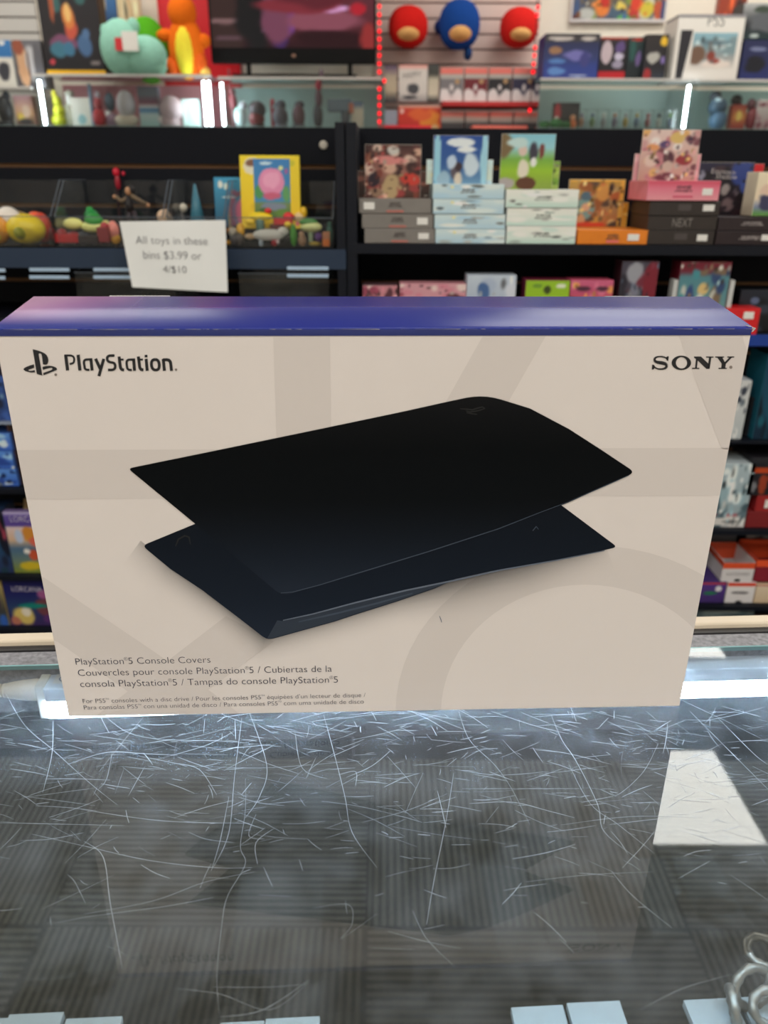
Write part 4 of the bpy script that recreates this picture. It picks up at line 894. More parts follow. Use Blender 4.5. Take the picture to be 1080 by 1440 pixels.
header(stP, (905, 182, 976, 253), dict(bg=[(0, (196, 140, 130)), (1, (222, 196, 190))], noise=(34, [(226,200,196),(200,150,150),(120,70,80),(220,170,110),(190,120,130),(236,220,216)], .05, .13), nx=36, ny=40, blobs=[(.5,.45,.12,.16,(84,46,60)), (.5,.3,.1,.12,(200,170,160)), (.78,.42,.16,.12,(150,50,60)), (.2,.4,.14,.16,(222,190,180)), (.6,.85,.14,.12,(214,180,110)), (.84,.8,.06,.1,(70,50,70)), (.5,.07,.3,.1,(110,50,66)), (.4,.72,.1,.08,(90,70,110)), (.2,.66,.12,.08,(220,150,100))]), 19, y=.016)
header(stP, (893, 216, 981, 253), dict(bg=[(0, (222, 150, 160)), (1, (226, 166, 172))], noise=(4, [(232,180,186)], .1, .2)), 20, name='header_wing', y=.024)
stR = stack(2, (1010.5, 1010.5), (1108, 1107), 300, 'black card box at the right edge,', (34, 20, 26), ZA, 'black card boxes at the right edge', [(.5, .55, .34, .36, (150, 140, 140))], ST((.73,.55,.14,.44), None), ['lower one', 'upper one under the blue and black picture flap'], ht=hh(19.6))
eh = header(stR[1], (981, 228, 1049, 303), dict(bg=[(0, (50, 30, 40)), (.5, (36, 28, 40)), (1, (40, 40, 66))], nx=34, ny=38, noise=(20, [(30,24,34),(60,44,54),(24,20,30)], .06, .16), blobs=[(.8,.8,.22,.3,(50,66,130)), (.9,.55,.1,.16,(60,80,150)), (.55,.5,.08,.12,(150,140,140)), (.75,.45,.06,.1,(110,100,110)), (.64,.2,.12,.14,(120,100,104)), (.1,.76,.06,.1,(140,140,160))]), 21, y=.1185)
for t_, px_ in (('Eminence', ((1000, 243.5), (1034, 245.5))), ('Shadow', ((1006, 251), (1036, 252.5)))):
    q = [at(*c, stR[1].location.y + .1185) for c in px_]
    text_on('printed_text', eh, t_, *[(c.x - stR[1].location.x, c.z - stR[1].location.z) for c in q], -.001, mat('ink_title', (214, 206, 206), .5), squash=1.0)
wg = header(stR[1], (978, 230, 1062, 303), dict(bg=[(0, (190, 34, 44)), (1, (200, 36, 46))]), 22, name='header_wing', y=.121)
stW = card_box('card_box', 'white and green picture box at the right frame edge', 'box', (1062, 241, 1110, 303), SY + .03, .05, (226, 214, 190), z=ZA + 2*(hh(19.6) + .0006) + .0005, art=dict(bg=[(0, (90, 150, 60)), (.2, (120, 130, 160)), (.4, (226, 206, 180)), (1, (230, 216, 190))], blobs=[(.4,.35,.3,.25,(60,60,90)), (.3,.6,.2,.15,(220,190,170))]), seed=6, group='picture boxes on the right unit')

# lower shelf of the right unit, tops showing over the carton
LG = 'picture boxes on the lower right shelf'
def low_box(label, px, body, art, seed, Y=SY, dep=.05, **k):
    x0, y0, x1, y1 = px; zt = at((x0+x1)/2, y0, Y).z
    return card_box('picture_box', label, 'box', px, Y, dep, body, z=ZB_ + .0005, height=zt - ZB_ - .0005, group=LG, art=art, seed=seed, **k)
pk = [(206,130,146),(150,70,90),(222,180,184),(90,50,60),(226,200,196)]
low_box('small pink picture box at the left, behind the carton top', (510, 401, 559, 440), (90, 60, 66), dict(bg=[(0, (190,120,130)), (1, (196,130,140))], noise=(24, pk, .06, .16)), 31)
low_box('wide pink picture box behind the carton top', (562, 399, 655, 440), (206, 140, 150), dict(bg=[(0, (200,130,146)), (1, (206,150,160))], noise=(34, pk, .04, .12)), 32)
low_box('pale blue grey picture box with a winged shape', (656, 387, 725, 440), (190, 200, 214), dict(bg=[(0, (150,160,184)), (1, (190,200,214))], noise=(8, [(170,182,204),(206,210,222)], .1, .2), blobs=[(.35,.72,.14,.2,(70,100,150)), (.3,.55,.3,.07,(120,150,190)), (.72,.4,.1,.16,(110,110,160)), (.25,.3,.12,.3,(100,130,170))]), 33)
g_ = low_box('lime green picture box with a white base', (738, 394, 800, 440), (120, 30, 60), dict(bg=[(0, (226,220,214)), (.66, (226,220,214)), (.68, (150,190,40)), (1, (146,186,44))], ny=40, blobs=[(.5,.82,.1,.09,(60,70,30)), (.8,.9,.12,.05,(220,226,200)), (.25,.9,.12,.05,(110,150,50))]), 34)
low_box('pink and orange picture box with a title strip', (801, 394, 861, 440), (200, 80, 110), dict(bg=[(0, (226,120,70)), (.5, (230,140,80)), (.75, (190,76,110)), (1, (200,96,130))], noise=(10, [(120,50,80),(226,150,90),(210,110,140)], .06, .14), blobs=[(.3,.85,.2,.05,(80,40,60)), (.75,.85,.2,.05,(80,40,60))]), 35)
low_box('dark grey and red picture box standing tall', (871, 367, 923, 440), (60, 30, 40), dict(bg=[(0, (60,50,60)), (1, (70,66,80))], noise=(22, [(130,130,140),(110,40,56),(40,36,48),(90,100,120)], .08, .2), blobs=[(.85,.6,.25,.5,(120,30,46)), (.35,.85,.25,.16,(150,150,160)), (.4,.5,.2,.2,(120,120,136))]), 36)
t_ = low_box('teal picture box with a dark red top, on a pale stand', (953, 368, 1024, 440), (110, 26, 44), dict(bg=[(0, (120,150,150)), (.8, (80,130,140)), (.88, (110,30,46)), (1, (110,26,44))], noise=(24, [(70,140,150),(190,190,180),(50,70,110),(160,190,190),(120,100,80)], .06, .16), nx=34, ny=38, blobs=[(.5,.62,.12,.1,(210,180,120)), (.45,.4,.12,.2,(210,206,200)), (.25,.5,.1,.2,(50,70,120)), (.5,.95,.6,.06,(110,28,46))]), 37)
zz = at(985, 394, SY).z - ZB_
sd = MB()
for s in (-1, 1): sd.box((s*t_['w']*.56 - .004, -.004, 0), (s*t_['w']*.56 + .004, .02, zz))
sd.box((-t_['w']*.56, -.004, 0), (t_['w']*.56, -.001, zz*.35)); sd.build('display_stand', mat('stand_pale', (206, 206, 206), .5), t_)
low_box('dark picture box with a bright spot at the right edge', (1037, 408, 1110, 470), (26, 28, 36), dict(bg=[(0, (24,26,32)), (1, (34,38,50))], noise=(10, [(50,56,70),(20,22,28)], .1, .2), blobs=[(.78,.72,.14,.12,(190,220,226)), (.3,.75,.1,.1,(90,100,130))]), 38, Y=SY + .03)
r_ = card_box('picture_box', 'red card box with a white price sticker right of the carton', 'box', (1020, 432, 1067, 470), SY - .012, .05, (206, 24, 30), z=ZB_ + .0005, group=LG, stickers=[(.66,.74,.3,.26)])
bl_ = MB().box((-.05, 0, -.012), (.12, .0025, .010)).build('price_rail', mat('rail_blue', (24, 62, 150), .4), right_unit); q = at(1075, 478, YF - .004); bl_.location = (q.x - right_unit.location.x, YF - .004 - YP, q.z)

# ------------------------------------------------------------------ lower shelves, left of the carton
LL = 'boxes on the lower left shelves'
def side_box(label, px, body, art, seed, z, Y=SY, dep=.06, name='picture_box', group=LL, **k):
    zt = at((px[0]+px[2])/2, px[1], Y).z
    return card_box(name, label, 'box', px, Y, dep, body, z=z + .0006, height=zt - z - .0006, group=group, art=art, seed=seed, **k)
def pack(label, px, z, c, seed, h, Y=SY, dz=0, dep=.1):
    return card_box('card_pack', label, 'card pack', px, Y, dep, c, z=z + dz, height=h, group='blue card packs at the left frame edge', art=dict(bg=[(0, (50,90,180)), (1, (90,140,214))], noise=(8, [(150,190,226),(40,70,150),(206,220,230),(70,110,200)], .12, .3)), seed=seed)
ZLC = ZC_; hp = (at(5, 605, SY).z - at(5, 680, SY).z) / 3 - .0006
for i, (x1, l) in enumerate([(13, 'bottom of the low pile at the left edge'), (12, 'middle of the low pile at the left edge'), (14, 'top of the low pile at the left edge')]):
    pack('blue and white card pack, ' + l, (-40, 600, x1, 625), ZLC + .0006 + i*(hp + .0006), (60, 100, 180), 40 + i, hp)
side_box('brown dark picture box beside the pile of blue packs', (15, 578, 31, 682), (60, 44, 40), dict(bg=[(0,(70,50,44)),(1,(50,36,40))], noise=(14, [(110,80,60),(40,30,34),(90,60,50)], .1, .3)), 44, ZLC, Y=SY+.01)
side_box('cream yellow box edge next to the carton', (32, 648, 60, 682), (226, 200, 140), None, 45, ZLC)
ZLM = at(10, 592, SY).z
MB().box((-.3, -.212, -.004), (.3, -.001, 0)).build('clear_tray', mat('tray_grey', (150, 160, 180), .2), left_unit).location = (-.62 - left_unit.location.x, 0, ZLM)
def figs(label, px, seed, z, cols):
    return side_box(label, px, cols[0], dict(bg=[(0, cols[0]), (1, cols[1])], noise=(12, cols, .12, .3)), seed, z)
figs('blue picture box on the thin tray at the left edge', (-40, 528, 18, 590), 46, ZLM, [(40,60,110),(60,90,160),(30,36,60),(130,170,210)])
figs('dark violet picture box below the upper left shelf', (-60, 494, 6, 528), 47, ZLM + .07, [(30,26,44),(50,40,70),(70,60,110)]).location.z = ZLM + .0006 + (at(0, 528, SY).z - at(0, 590, SY).z) + .001
side_box('pale box with a red corner at the far left', (-40, 425, 20, 442), (206, 190, 182), dict(bg=[(0,(190,170,170)),(1,(214,206,200))], blobs=[(.68,.4,.12,.4,(200,30,40))]), 48, ZLB - .02, Y=1.12) if False else None
lor = mat('ink_pale2', (216, 206, 220), .5)
o = side_box('tall card box with a violet title band and a painted orange scene', (12, 720, 76, 806), (120, 100, 150), dict(bg=[(0,(120,130,50)),(.2,(100,120,110)),(.4,(70,100,130)),(.55,(206,170,140)),(.75,(214,190,190)),(.78,(84,64,140)),(.94,(96,76,150)),(1,(206,196,226))], nx=31, ny=44, blobs=[(.5,.66,.16,.14,(200,130,50)),(.62,.52,.2,.1,(206,96,80)),(.5,.3,.12,.1,(190,80,50)),(.36,.36,.08,.05,(226,220,214)),(.4,.12,.3,.08,(196,170,40)),(.25,.6,.12,.12,(180,190,214))]), 50, ZDL, dep=.016)
text_on('printed_text', o, 'LORCANA', (-o['w']*.36, o['h']*.845), (o['w']*.4, o['h']*.845), -.001, lor, squash=1.2)
side_box('dark blue card box cut by the left frame edge', (-40, 716, 11, 806), (30, 50, 80), dict(bg=[(0,(40,50,90)),(.5,(30,70,100)),(1,(26,40,70))], noise=(8, [(60,110,140),(150,60,80),(24,30,50)], .15, .3)), 51, ZDL)
o = MB().prism([(-.030, 0), (.030, 0), (.030, .012), (.022, .024), (-.016, .026), (-.028, .016)], 0, .05).build('wooden_box', mat('pale_wood', (214, 180, 130), .5, var=.08, scale=40), None, bevel=.002)
q = at(46, 719, 1.17); o.location = (q.x, 1.17, ZDL); tag(o, 'pale tan rounded box peeping above the tall card box', 'box')
zt_ = at(42, 701, 1.17).z - ZDL; o.scale.z = zt_ / .026
o = side_box('deep blue card box with yellow figures and pale lettering', (8, 812, 84, 879), (30, 30, 90), dict(bg=[(0,(60,40,90)),(.4,(40,60,100)),(.7,(30,30,90)),(1,(28,26,84))], nx=34, ny=40, blobs=[(.3,.22,.24,.2,(206,180,100)),(.34,.3,.1,.12,(226,214,196)),(.75,.4,.22,.22,(110,60,70)),(.5,.42,.3,.06,(20,120,110)),(.8,.66,.2,.12,(150,80,130)),(.8,.14,.2,.1,(90,50,110)),(.12,.1,.1,.1,(180,110,90))]), 52, ZEL)
text_on('printed_text', o, 'LORCANA', (-o['w']*.34, o['h']*.72), (o['w']*.22, o['h']*.71), -.001, lor, squash=1.3)
side_box('yellow edged card box at the bottom left frame edge', (-40, 812, 7, 879), (190, 160, 90), dict(bg=[(0,(60,90,130)),(.3,(60,60,60)),(1,(196,170,100))], blobs=[(.8,.6,.08,.3,(60,40,70)),(.7,.5,.1,.12,(150,60,120)),(.85,.1,.12,.14,(50,90,170))]), 53, ZEL)

# ------------------------------------------------------------------ lower shelves, right of the carton
RR = 'boxes on the lower right shelves'
def rbox(label, px, body, art, seed, z, Y=SY, dep=.08, **k): return side_box(label, px, body, art, seed, z, Y, dep, group=RR, **k)
ZM = at(1050, 618, SY).z
MB().box((.55, -.212, -.006), (1.2, -.001, 0)).build('middle_shelf', black, right_unit).location = (-right_unit.location.x + .1, 0, ZM)
rbox('white and black picture box seen edge on beside the carton', (1018, 535, 1050, 617), (190, 194, 200), dict(bg=[(0,(180,186,190)),(1,(206,206,206))], noise=(14, [(60,66,80),(110,120,130),(220,220,220)], .06, .16)), 60, ZM)
rbox('teal dark box at the right frame edge', (1069, 500, 1110, 617), (20, 90, 110), dict(bg=[(0,(24,80,100)),(1,(20,60,84))], noise=(6, [(30,110,130),(16,40,60)], .15, .3)), 61, ZM)
rbox('black box between the white picture box and the teal box', (1052, 560, 1067, 617), (20, 20, 26), None, 62, ZM, Y=SY+.02)
fo = rbox('silvery foil pouch standing above a white title strip', (1000, 652, 1055, 741), (190, 200, 206), dict(bg=[(0,(196,190,190)),(.16,(214,208,206)),(.2,(170,60,70)),(.23,(150,166,174)),(1,(170,186,194))], noise=(26, [(226,234,236),(96,116,126),(150,176,186),(236,240,240),(70,90,100)], .06, .18), blobs=[(.5,.09,.5,.07,(210,206,204),.95),(.62,.09,.26,.03,(90,86,90))], nx=30, ny=44), 63, ZD_, rough=.2)
hb2 = (at(1066, 720, SY).z - at(1066, 742, SY).z)
for i, (c, x0, l) in enumerate([((120, 30, 34), 1054, 'dark red card box, bottom of the right edge pile'), ((150, 34, 36), 1063, 'brighter red card box with a sticker, middle of the right edge pile')]):
    card_box('card_box', l, 'box', (x0, 700, 1120, 720), SY, .1, c, z=ZD_ + .0006 + i*(hb2 + .0006), height=hb2, group='red card boxes at the right edge', stickers=[(.26 if i else .7, .5, .1, .5)] if i else ())
card_box('card_box', 'black and rust coloured box lying on the red boxes at the right edge', 'box', (1051, 668, 1120, 698), SY, .1, (30, 28, 34), z=ZD_ + .0006 + 2*(hb2 + .0006), height=hb2*1.35, group='red card boxes at the right edge', art=dict(bg=[(0,(30,28,34)),(1,(36,32,38))], blobs=[(.3,.5,.1,.5,(150,60,36)),(.6,.8,.3,.2,(150,56,34)),(.12,.4,.06,.3,(120,120,126))]), seed=64)
card_box('card_box', 'black box with an orange edge, topmost of the right edge pile', 'box', (1056, 650, 1120, 668), SY, .1, (34, 32, 38), z=ZD_ + .0006 + 2*(hb2 + .0006) + hb2*1.35 + .0006, height=hb2*.9, group='red card boxes at the right edge', art=dict(bg=[(0,(190,70,30)),(.35,(170,64,30)),(.4,(30,30,36)),(1,(40,40,46))]), seed=65)
# open trays
def tray(label, px, z, Y, depth, cw, cr, txt=None, rim=.3, hback=None):
    x0, y0, x1, y1 = px; a = at(x0, y1, Y); b = at(x1, y1, Y); wd = b.x - a.x; h = at(x0, y0, Y).z - a.z
    o = empty('open_card_tray', ((a.x+b.x)/2, Y, z + .0006)); tag(o, label, 'box', 'open card trays on the bottom right shelf'); t = .0015; H = wd/2
    mb = MB()
    mb.box((-H, 0, 0), (H, t, h)); mb.box((-H, t, 0), (-H+t, depth, h*1.05)); mb.box((H-t, t, 0), (H, depth, h*1.05)); mb.box((-H+t, depth-t, 0), (H-t, depth, h*1.1)); mb.box((-H+t, t, 0), (H-t, depth-t, t))
    mb.build('tray_body', mat('tray_%d%d%d' % cw, cw, .5, gain=GAIN), o)
    mb = MB(); r = h * rim
    mb.box((-H-.0004, -.0006, h-r), (H+.0004, -.0001, h+.0004)); mb.box((-H-.0006, 0, h-r*.7), (-H-.0001, depth, h*1.05)); mb.box((-H+t, depth-t-.0006, h*.2), (H-t, depth-t-.0002, h*1.1))
    mb.build('tray_rim', mat('rim_%d%d%d' % cr, cr, .5, gain=GAIN), o)
    n = MB(); n.prism([(-H*.15, 0), (H*.25, 0), (H*.2, h*.14), (-H*.1, h*.14)], -.0008, -.0002); n.build('finger_notch', mat('ink_black'), o)
    if txt: text_on('printed_text', o, txt, (-H*.7, h*.34), (H*.75, h*.34), -.0009, mat('ink_text_grey', (80, 76, 80), .5), height=h*.22)
    return o
hw1 = at(1040, 819, SY).z - at(1040, 846, SY).z
wb = rbox('white card box with an orange top edge on the bottom right shelf', (1021, 819, 1061, 848), (222, 214, 214), dict(bg=[(0,(216,210,212)),(.8,(226,220,220)),(.86,(214,70,44)),(1,(206,60,40))], blobs=[(.5,.5,.36,.08,(120,114,118)),(.5,.03,.14,.08,(40,36,40))]), 66, ZE_, dep=.12)
pu = rbox('purple card box with green lettering beside the carton', (978, 819, 1020, 848), (66, 44, 110), dict(bg=[(0,(64,44,104)),(.9,(84,56,130)),(.95,(190,60,56)),(1,(190,60,56))], blobs=[(.48,.48,.28,.1,(40,110,80)),(.75,.7,.12,.14,(220,216,220),.9)]), 67, ZE_, dep=.12)
cb = rbox('cream card box at the bottom right frame edge', (1062, 822, 1110, 848), (214, 190, 160), dict(bg=[(0,(206,180,150)),(.9,(220,200,176)),(1,(170,50,44))]), 68, ZE_, dep=.12)
zt1 = ZE_ + .0006 + max(wb['h'], pu['h']) + .0006
tray('open white tray with an orange rim stacked on the white box', (1013, 792, 1057, 818), zt1, SY + .002, .10, (214, 208, 210), (214, 78, 40), 'KATOCARD')
tray('open dark red tray with an orange lining at the right edge', (1059, 788, 1120, 818), zt1, SY + .002, .10, (130, 26, 44), (222, 80, 40))
rbox('dark grey card box with a pale base behind the white tray', (998, 748, 1033, 794), (90, 90, 94), dict(bg=[(0,(196,190,194)),(.3,(160,156,160)),(.4,(90,90,94)),(1,(70,70,76))], blobs=[(.5,.28,.3,.06,(60,58,64))]), 69, zt1, Y=SY + .112, dep=.06)
rbox('dark picture box with grey figures behind the red tray', (1045, 744, 1110, 800), (50, 44, 48), dict(bg=[(0,(120,30,40)),(.3,(60,50,54)),(1,(40,38,44))], noise=(14, [(120,116,120),(40,36,40),(150,140,140)], .08, .2)), 70, zt1, Y=SY + .112, dep=.06)
side_box('grey blue clear plastic folder standing below the lowest visible shelf, right', (968, 859, 1056, 905), (110, 126, 134), dict(bg=[(0,(70,86,96)),(1,(90,108,116))], noise=(6,[(120,136,140),(70,90,96)],.1,.3), blobs=[(.94,.5,.06,.8,(190,200,204),.9),(.5,.99,.6,.012,(180,190,194),.9)]), 71, .102, Y=1.112, dep=.03, name='plastic_folder', group=RR)

# ------------------------------------------------------------------ far wall of the shop
WY = 4.72
pinkish = mat('slat_wall_pink', (226, 200, 192), .6, var=.03, scale=4)
groove_d = mat('slat_groove', (120, 92, 88), .7)
def slat_panel(label, x0, x1, z0, z1, m, gm_, Y=WY, P=.0762, zref=None):
    mb = MB(); z = zref if zref else z1 - .03
    top = z1
    while z > z0:
        if z < z1:
            mb.box((x0, 0, z + .005), (x1, .02, top)); mb.box((x0, .012, z - .007), (x1, .02, z + .007), 1); top = z - .005
        z -= P
    mb.box((x0, 0, z0), (x1, .02, top))
    o = mb.build('slatwall_panel', [m, gm_], None); o.location = (0, Y, 0); return tag(o, label, 'wall panel', 'slatwall panels on the far wall')
zr = at(640, 26, WY).z
slat_panel('pale pink slatwall panel behind the hanging plush cushions', at(527, 60, WY).x, at(757, 60, WY).x, .9, ZC - .3, pinkish, groove_d, zref=zr + .0762*8)
slat_panel('pale grey slatwall panel at the far left edge', -3.6, at(56, 60, WY).x, .9, ZC - .3, mat('slat_wall_white', (206, 200, 196), .6), mat('slat_groove_grey', (120, 112, 112), .7), zref=at(20, 24, WY).z + .0762*8)
rp_ = MB().box((at(226, 60, WY).x, 0, .9), (at(336, 60, WY).x, .018, ZC - .3)).build('wall_panel', mat('red_board', (222, 18, 34), .45, var=.04, scale=3), None, bevel=.003); rp_.location = (0, WY, 0); tag(rp_, 'red board on the far wall between two showcases', 'wall panel')

CG = 'glass showcases along the far wall'
case_glass = thin_glass('case_glass', (.93, .97, .96)); rail_m = mat('case_rail', (206, 200, 196), .35); case_back = mat('case_back_mint', (176, 200, 196), .5)
CYF = 4.2; ZS_ = at(540, 178, CYF).z - .002     # inner glass shelf of the showcases
def showcase(label, x0p, x1p, ytop, leds=(), back=None, mid=None):
    a, b = at(x0p, 140, CYF).x, at(x1p, 140, CYF).x; zt = at((x0p + x1p)/2, ytop, CYF).z; dep = .42
    o = empty('glass_showcase', ((a+b)/2, CYF, 0)); tag(o, label, 'showcase', CG); H = (b-a)/2
    MB().box((-H, 0, zt - .012), (H, .02, zt)).build('top_rail', rail_m, o); 
    MB().add([(-H, .02, zt - .0005), (H, .02, zt - .0005), (H, dep, zt - .0005), (-H, dep, zt - .0005)], [(0,1,2,3)]).build('glass_top', case_glass, o, recalc=False)
    MB().box((-H, 0, 0), (H, dep, .5)).build('plinth', black, o)
    MB().add([(-H, .004, .5), (H, .004, .5), (H, .004, zt - .012), (-H, .004, zt - .012)], [(0,1,2,3)]).build('front_glass', case_glass, o, recalc=False)
    MB().box((-H + .005, .01, ZS_ - .008), (H - .005, dep - .01, ZS_)).build('glass_shelf', mat('case_shelf', (150, 170, 172), .15), o)
    for s in (-H, H): MB().add([(s, .004, .5), (s, dep, .5), (s, dep, zt - .012), (s, .004, zt - .012)], [(0,1,2,3)]).build('side_glass', case_glass, o, recalc=False)
    MB().box((-H, dep - .008, .5), (H, dep, zt - .012)).build('back_panel', back or case_back, o)
    for lp in leds:
        x = at(lp, 140, CYF).x - o.location.x
        MB().box((x - .005, .012, ZS_ + .004), (x + .005, .024, zt - .03)).build('light_strip', emitter('case_led', (226, 240, 255), CASE_LED), o)
    return o
pinkback = mat('case_back_pink', (196, 130, 136), .5)
showcase('glass showcase at the left, plush toys standing on its top', 50, 298, 104, (57, 287, 294), pinkback)
showcase('glass showcase below the television', 308, 541, 108, (312,))
showcase('glass showcase at the right with rows of small clear cubes', 758, 973, 110, (968,))
showcase('glass showcase at the far right edge', 978, 1300, 112, ())
showcase('glass showcase at the far left edge', -160, 46, 121, (), mat('case_back_white', (206, 196, 190), .5))
CT = lambda px, y: at(px, y, CYF).z
ZTL, ZTM, ZTR, ZTRR = CT(174, 104), CT(425, 108), CT(865, 110), CT(1139, 112)

# things on top of the left showcase
BY = 4.26
def back_box(label, px, body, art, seed, z, Y=BY, dep=.12, group=None, name='product_box', **k):
    return card_box(name, label, 'box', px, Y, dep, body, z=z, height=max(.01, at((px[0]+px[2])/2, px[1], Y).z - z - .0005), group=group, art=art, seed=seed, bevel=.002, **k)
o = back_box('tall black box with a yellow base and orange and blue shapes', (57, -30, 141, 104), (24, 22, 28), dict(bg=[(0,(226,170,20)),(.045,(226,170,20)),(.06,(22,20,26)),(.4,(36,30,34)),(1,(26,24,30))], nx=40, ny=50, blobs=[(.35,.34,.3,.1,(120,70,100)),(.25,.27,.16,.09,(60,110,130)),(.42,.28,.12,.09,(60,110,140)),(.7,.32,.12,.14,(70,100,140)),(.74,.44,.07,.06,(80,110,150)),(.5,.48,.12,.12,(190,80,60)),(.48,.62,.11,.14,(206,120,60)),(.48,.66,.06,.1,(226,180,110)),(.3,.74,.1,.1,(50,90,90)),(.72,.8,.1,.08,(50,90,90)),(.22,.72,.04,.2,(160,80,50)),(.12,.14,.06,.03,(190,60,70)),(.84,.13,.1,.03,(120,110,110)),(.5,.9,.14,.08,(190,90,50))]), 80, ZTL)
def plush(name, label, cat, Y, z, pieces, group='plush toys on the far shelves'):
    return toy(name, label, cat, Y, z, pieces, group)
def fur(c): return mat('fur_%d_%d_%d' % c, c, .9, spec=.15, var=.06, scale=60, bump=.3, gain=GAIN)
mint, ora, ylw, lime = (140, 190, 172), (230, 104, 20), (240, 206, 60), (80, 160, 30)
plush('plush_toy', 'mint green plush animal lying on the left showcase', 'plush toy', 4.24, ZTL, [
  ('body', 'ell', 205, 78, 30, 26, mint, 20, fur(mint)), ('head', 'ell', 170, 66, 29, 36, mint, 21, fur(mint)), ('ear', 'ell', 187, 36, 9, 11, mint, 6, fur(mint)), ('ear', 'ell', 148, 42, 7, 9, mint, 5, fur(mint)),
  ('foot', 'ell', 180, 95, 14, 9, mint, 12, fur(mint)), ('foot', 'ell', 222, 94, 12, 10, mint, 12, fur(mint))])
o = plush('paper_tag', 'white hang tag with a red corner on the mint plush', 'tag', 4.18, CT(182, 72), [('tag', 'box', 183, 59, 11, 12, (226, 220, 214), 1), ('tag_corner', 'box', 167, 63, 5, 8, (206, 40, 50), 1.3)])
bpy.data.objects.remove(o.children[0]); bpy.data.objects.remove(o.children[0]) if len(o.children) else None; bpy.data.objects.remove(o)
mp = [x for x in S.objects if x.get('label') == 'mint green plush animal lying on the left showcase'][0]
low_ = 0
for nm, x, y, rx, ry, c in (('hang_tag', 183, 58, 11, 12, (226, 220, 214)), ('tag_corner', 167, 62, 5, 8, (206, 40, 50))):
    k = solid(nm, mp, 'box', 4.15, x, y, rx, ry, c, zoff=0, ydep=1); k.location = (-mp.location.x, 4.15 - 4.24, -mp.location.z)
plush('plush_toy', 'round lime green plush ball behind the mint plush', 'plush toy', 4.475, ZTL, [('ball', 'ell', 206, 48, 30, 42, lime, 19, fur(lime)), ('tuft', 'ell', 206, 8, 9, 6, (70, 150, 40), 7, fur((70, 150, 40)))])
plush('plush_toy', 'orange plush toy with a yellow belly sitting by the red board', 'plush toy', 4.38, ZTL, [
  ('head', 'ell', 256, 16, 20, 22, ora, 19, fur(ora)), ('body', 'ell', 262, 66, 25, 40, ora, 17, fur(ora)), ('belly', 'ell', 262, 70, 17, 36, ylw, 21, fur(ylw)), ('arm', 'ell', 233, 48, 13, 8, ora, 9, fur(ora)), ('arm', 'ell', 286, 56, 10, 9, ora, 9, fur(ora)),
  ('leg', 'ell', 243, 92, 9, 12, (214, 90, 30), 14, fur((214, 90, 30))), ('leg', 'ell', 282, 88, 9, 16, (214, 90, 30), 14, fur((214, 90, 30))), ('foot', 'ell', 288, 101, 8, 8, (236, 180, 90), 12, fur((236, 180, 90)))])
back_box('blue and brown picture book behind the mint plush', (133, -40, 166, 104), (60, 100, 140), dict(bg=[(0,(80,60,50)),(.7,(60,100,150)),(1,(80,130,180))], blobs=[(.4,.72,.2,.1,(206,180,140)),(.4,.84,.14,.06,(226,206,180))]), 81, ZTL, Y=4.572, dep=.03, name='picture_book')
back_box('cream picture book behind the lime plush ball', (167, -40, 199, 104), (206, 186, 150), dict(bg=[(0,(190,160,120)),(1,(214,196,160))], noise=(8,[(190,150,110),(226,206,170)],.1,.25)), 82, ZTL, Y=4.575, dep=.03, name='picture_book')
# books on the far left shelf
ZFL = CT(10, 121)
back_box('blue topped white box on the far left shelf', (-30, 56, 19, 120), (206, 206, 200), dict(bg=[(0,(206,200,190)),(.62,(214,208,200)),(.66,(50,110,170)),(1,(60,120,180))], blobs=[(.7,.35,.2,.24,(56,56,64)),(.75,.94,.1,.05,(220,220,220))]), 83, ZFL)
back_box('grey and orange face patterned book on the far left shelf', (20, 56, 60, 120), (110, 106, 110), dict(bg=[(0,(80,76,80)),(1,(110,108,114))], blobs=[(.3,.45,.24,.5,(206,160,124)),(.6,.5,.2,.45,(186,184,188)),(.85,.5,.18,.5,(96,94,100)),(.2,.85,.2,.2,(150,80,60)),(.5,.5,.05,.4,(120,100,96))]), 84, ZFL)
back_box('black capped box with a green top at the top left corner', (-30, -20, 50, 15), (40, 36, 40), dict(bg=[(0,(150,146,146)),(.3,(50,48,52)),(1,(60,60,60))], blobs=[(.7,.85,.2,.3,(120,190,60))]), 85, at(10, 15, BY).z, Y=4.6) if False else None
IY = 4.30
def inside(label, px, body, art, seed, Y=IY, dep=.06, group='small goods inside the far showcases', **k): return back_box(label, px, body, art, seed, ZS_ + .001, Y, dep, group, name='small_box', **k)
FGp = 'figurines inside the far showcases'
def figurine(label, Y, pieces): return toy('figurine', label, 'figurine', Y, ZS_ + .001, pieces, FGp)
figurine('black figurine at the far left edge of the shelves', IY, [('body', 'ell', 8, 158, 10, 20, (36, 34, 40)), ('head', 'ell', 9, 136, 5, 6, (60, 60, 70)), ('base', 'cyl', 8, 176, 12, 3, (30, 30, 34))])
inside('pink and orange picture book at the far left', (21, 134, 47, 178), (206, 150, 140), dict(bg=[(0,(90,70,70)),(.4,(214,160,120)),(1,(214,160,170))], blobs=[(.6,.5,.25,.25,(226,190,170)),(.3,.3,.2,.14,(226,190,90)),(.5,.15,.4,.1,(60,56,60))]), 86)
figurine('lime yellow segmented figurine in the left showcase', IY, [('base', 'ell', 83, 168, 10, 8, (170, 170, 20)), ('middle', 'ell', 83, 155, 8, 8, (180, 180, 24)), ('chest', 'ell', 80, 142, 6, 8, (170, 170, 30)), ('head', 'ell', 76, 131, 3.5, 6, (190, 180, 50))])
figurine('small white figurine beside the lime one', IY + .03, [('body', 'ell', 96, 160, 6, 16, (206, 206, 190)), ('head', 'ell', 98, 138, 6, 8, (214, 210, 204)), ('hair', 'ell', 97, 130, 7, 5, (180, 176, 160))])
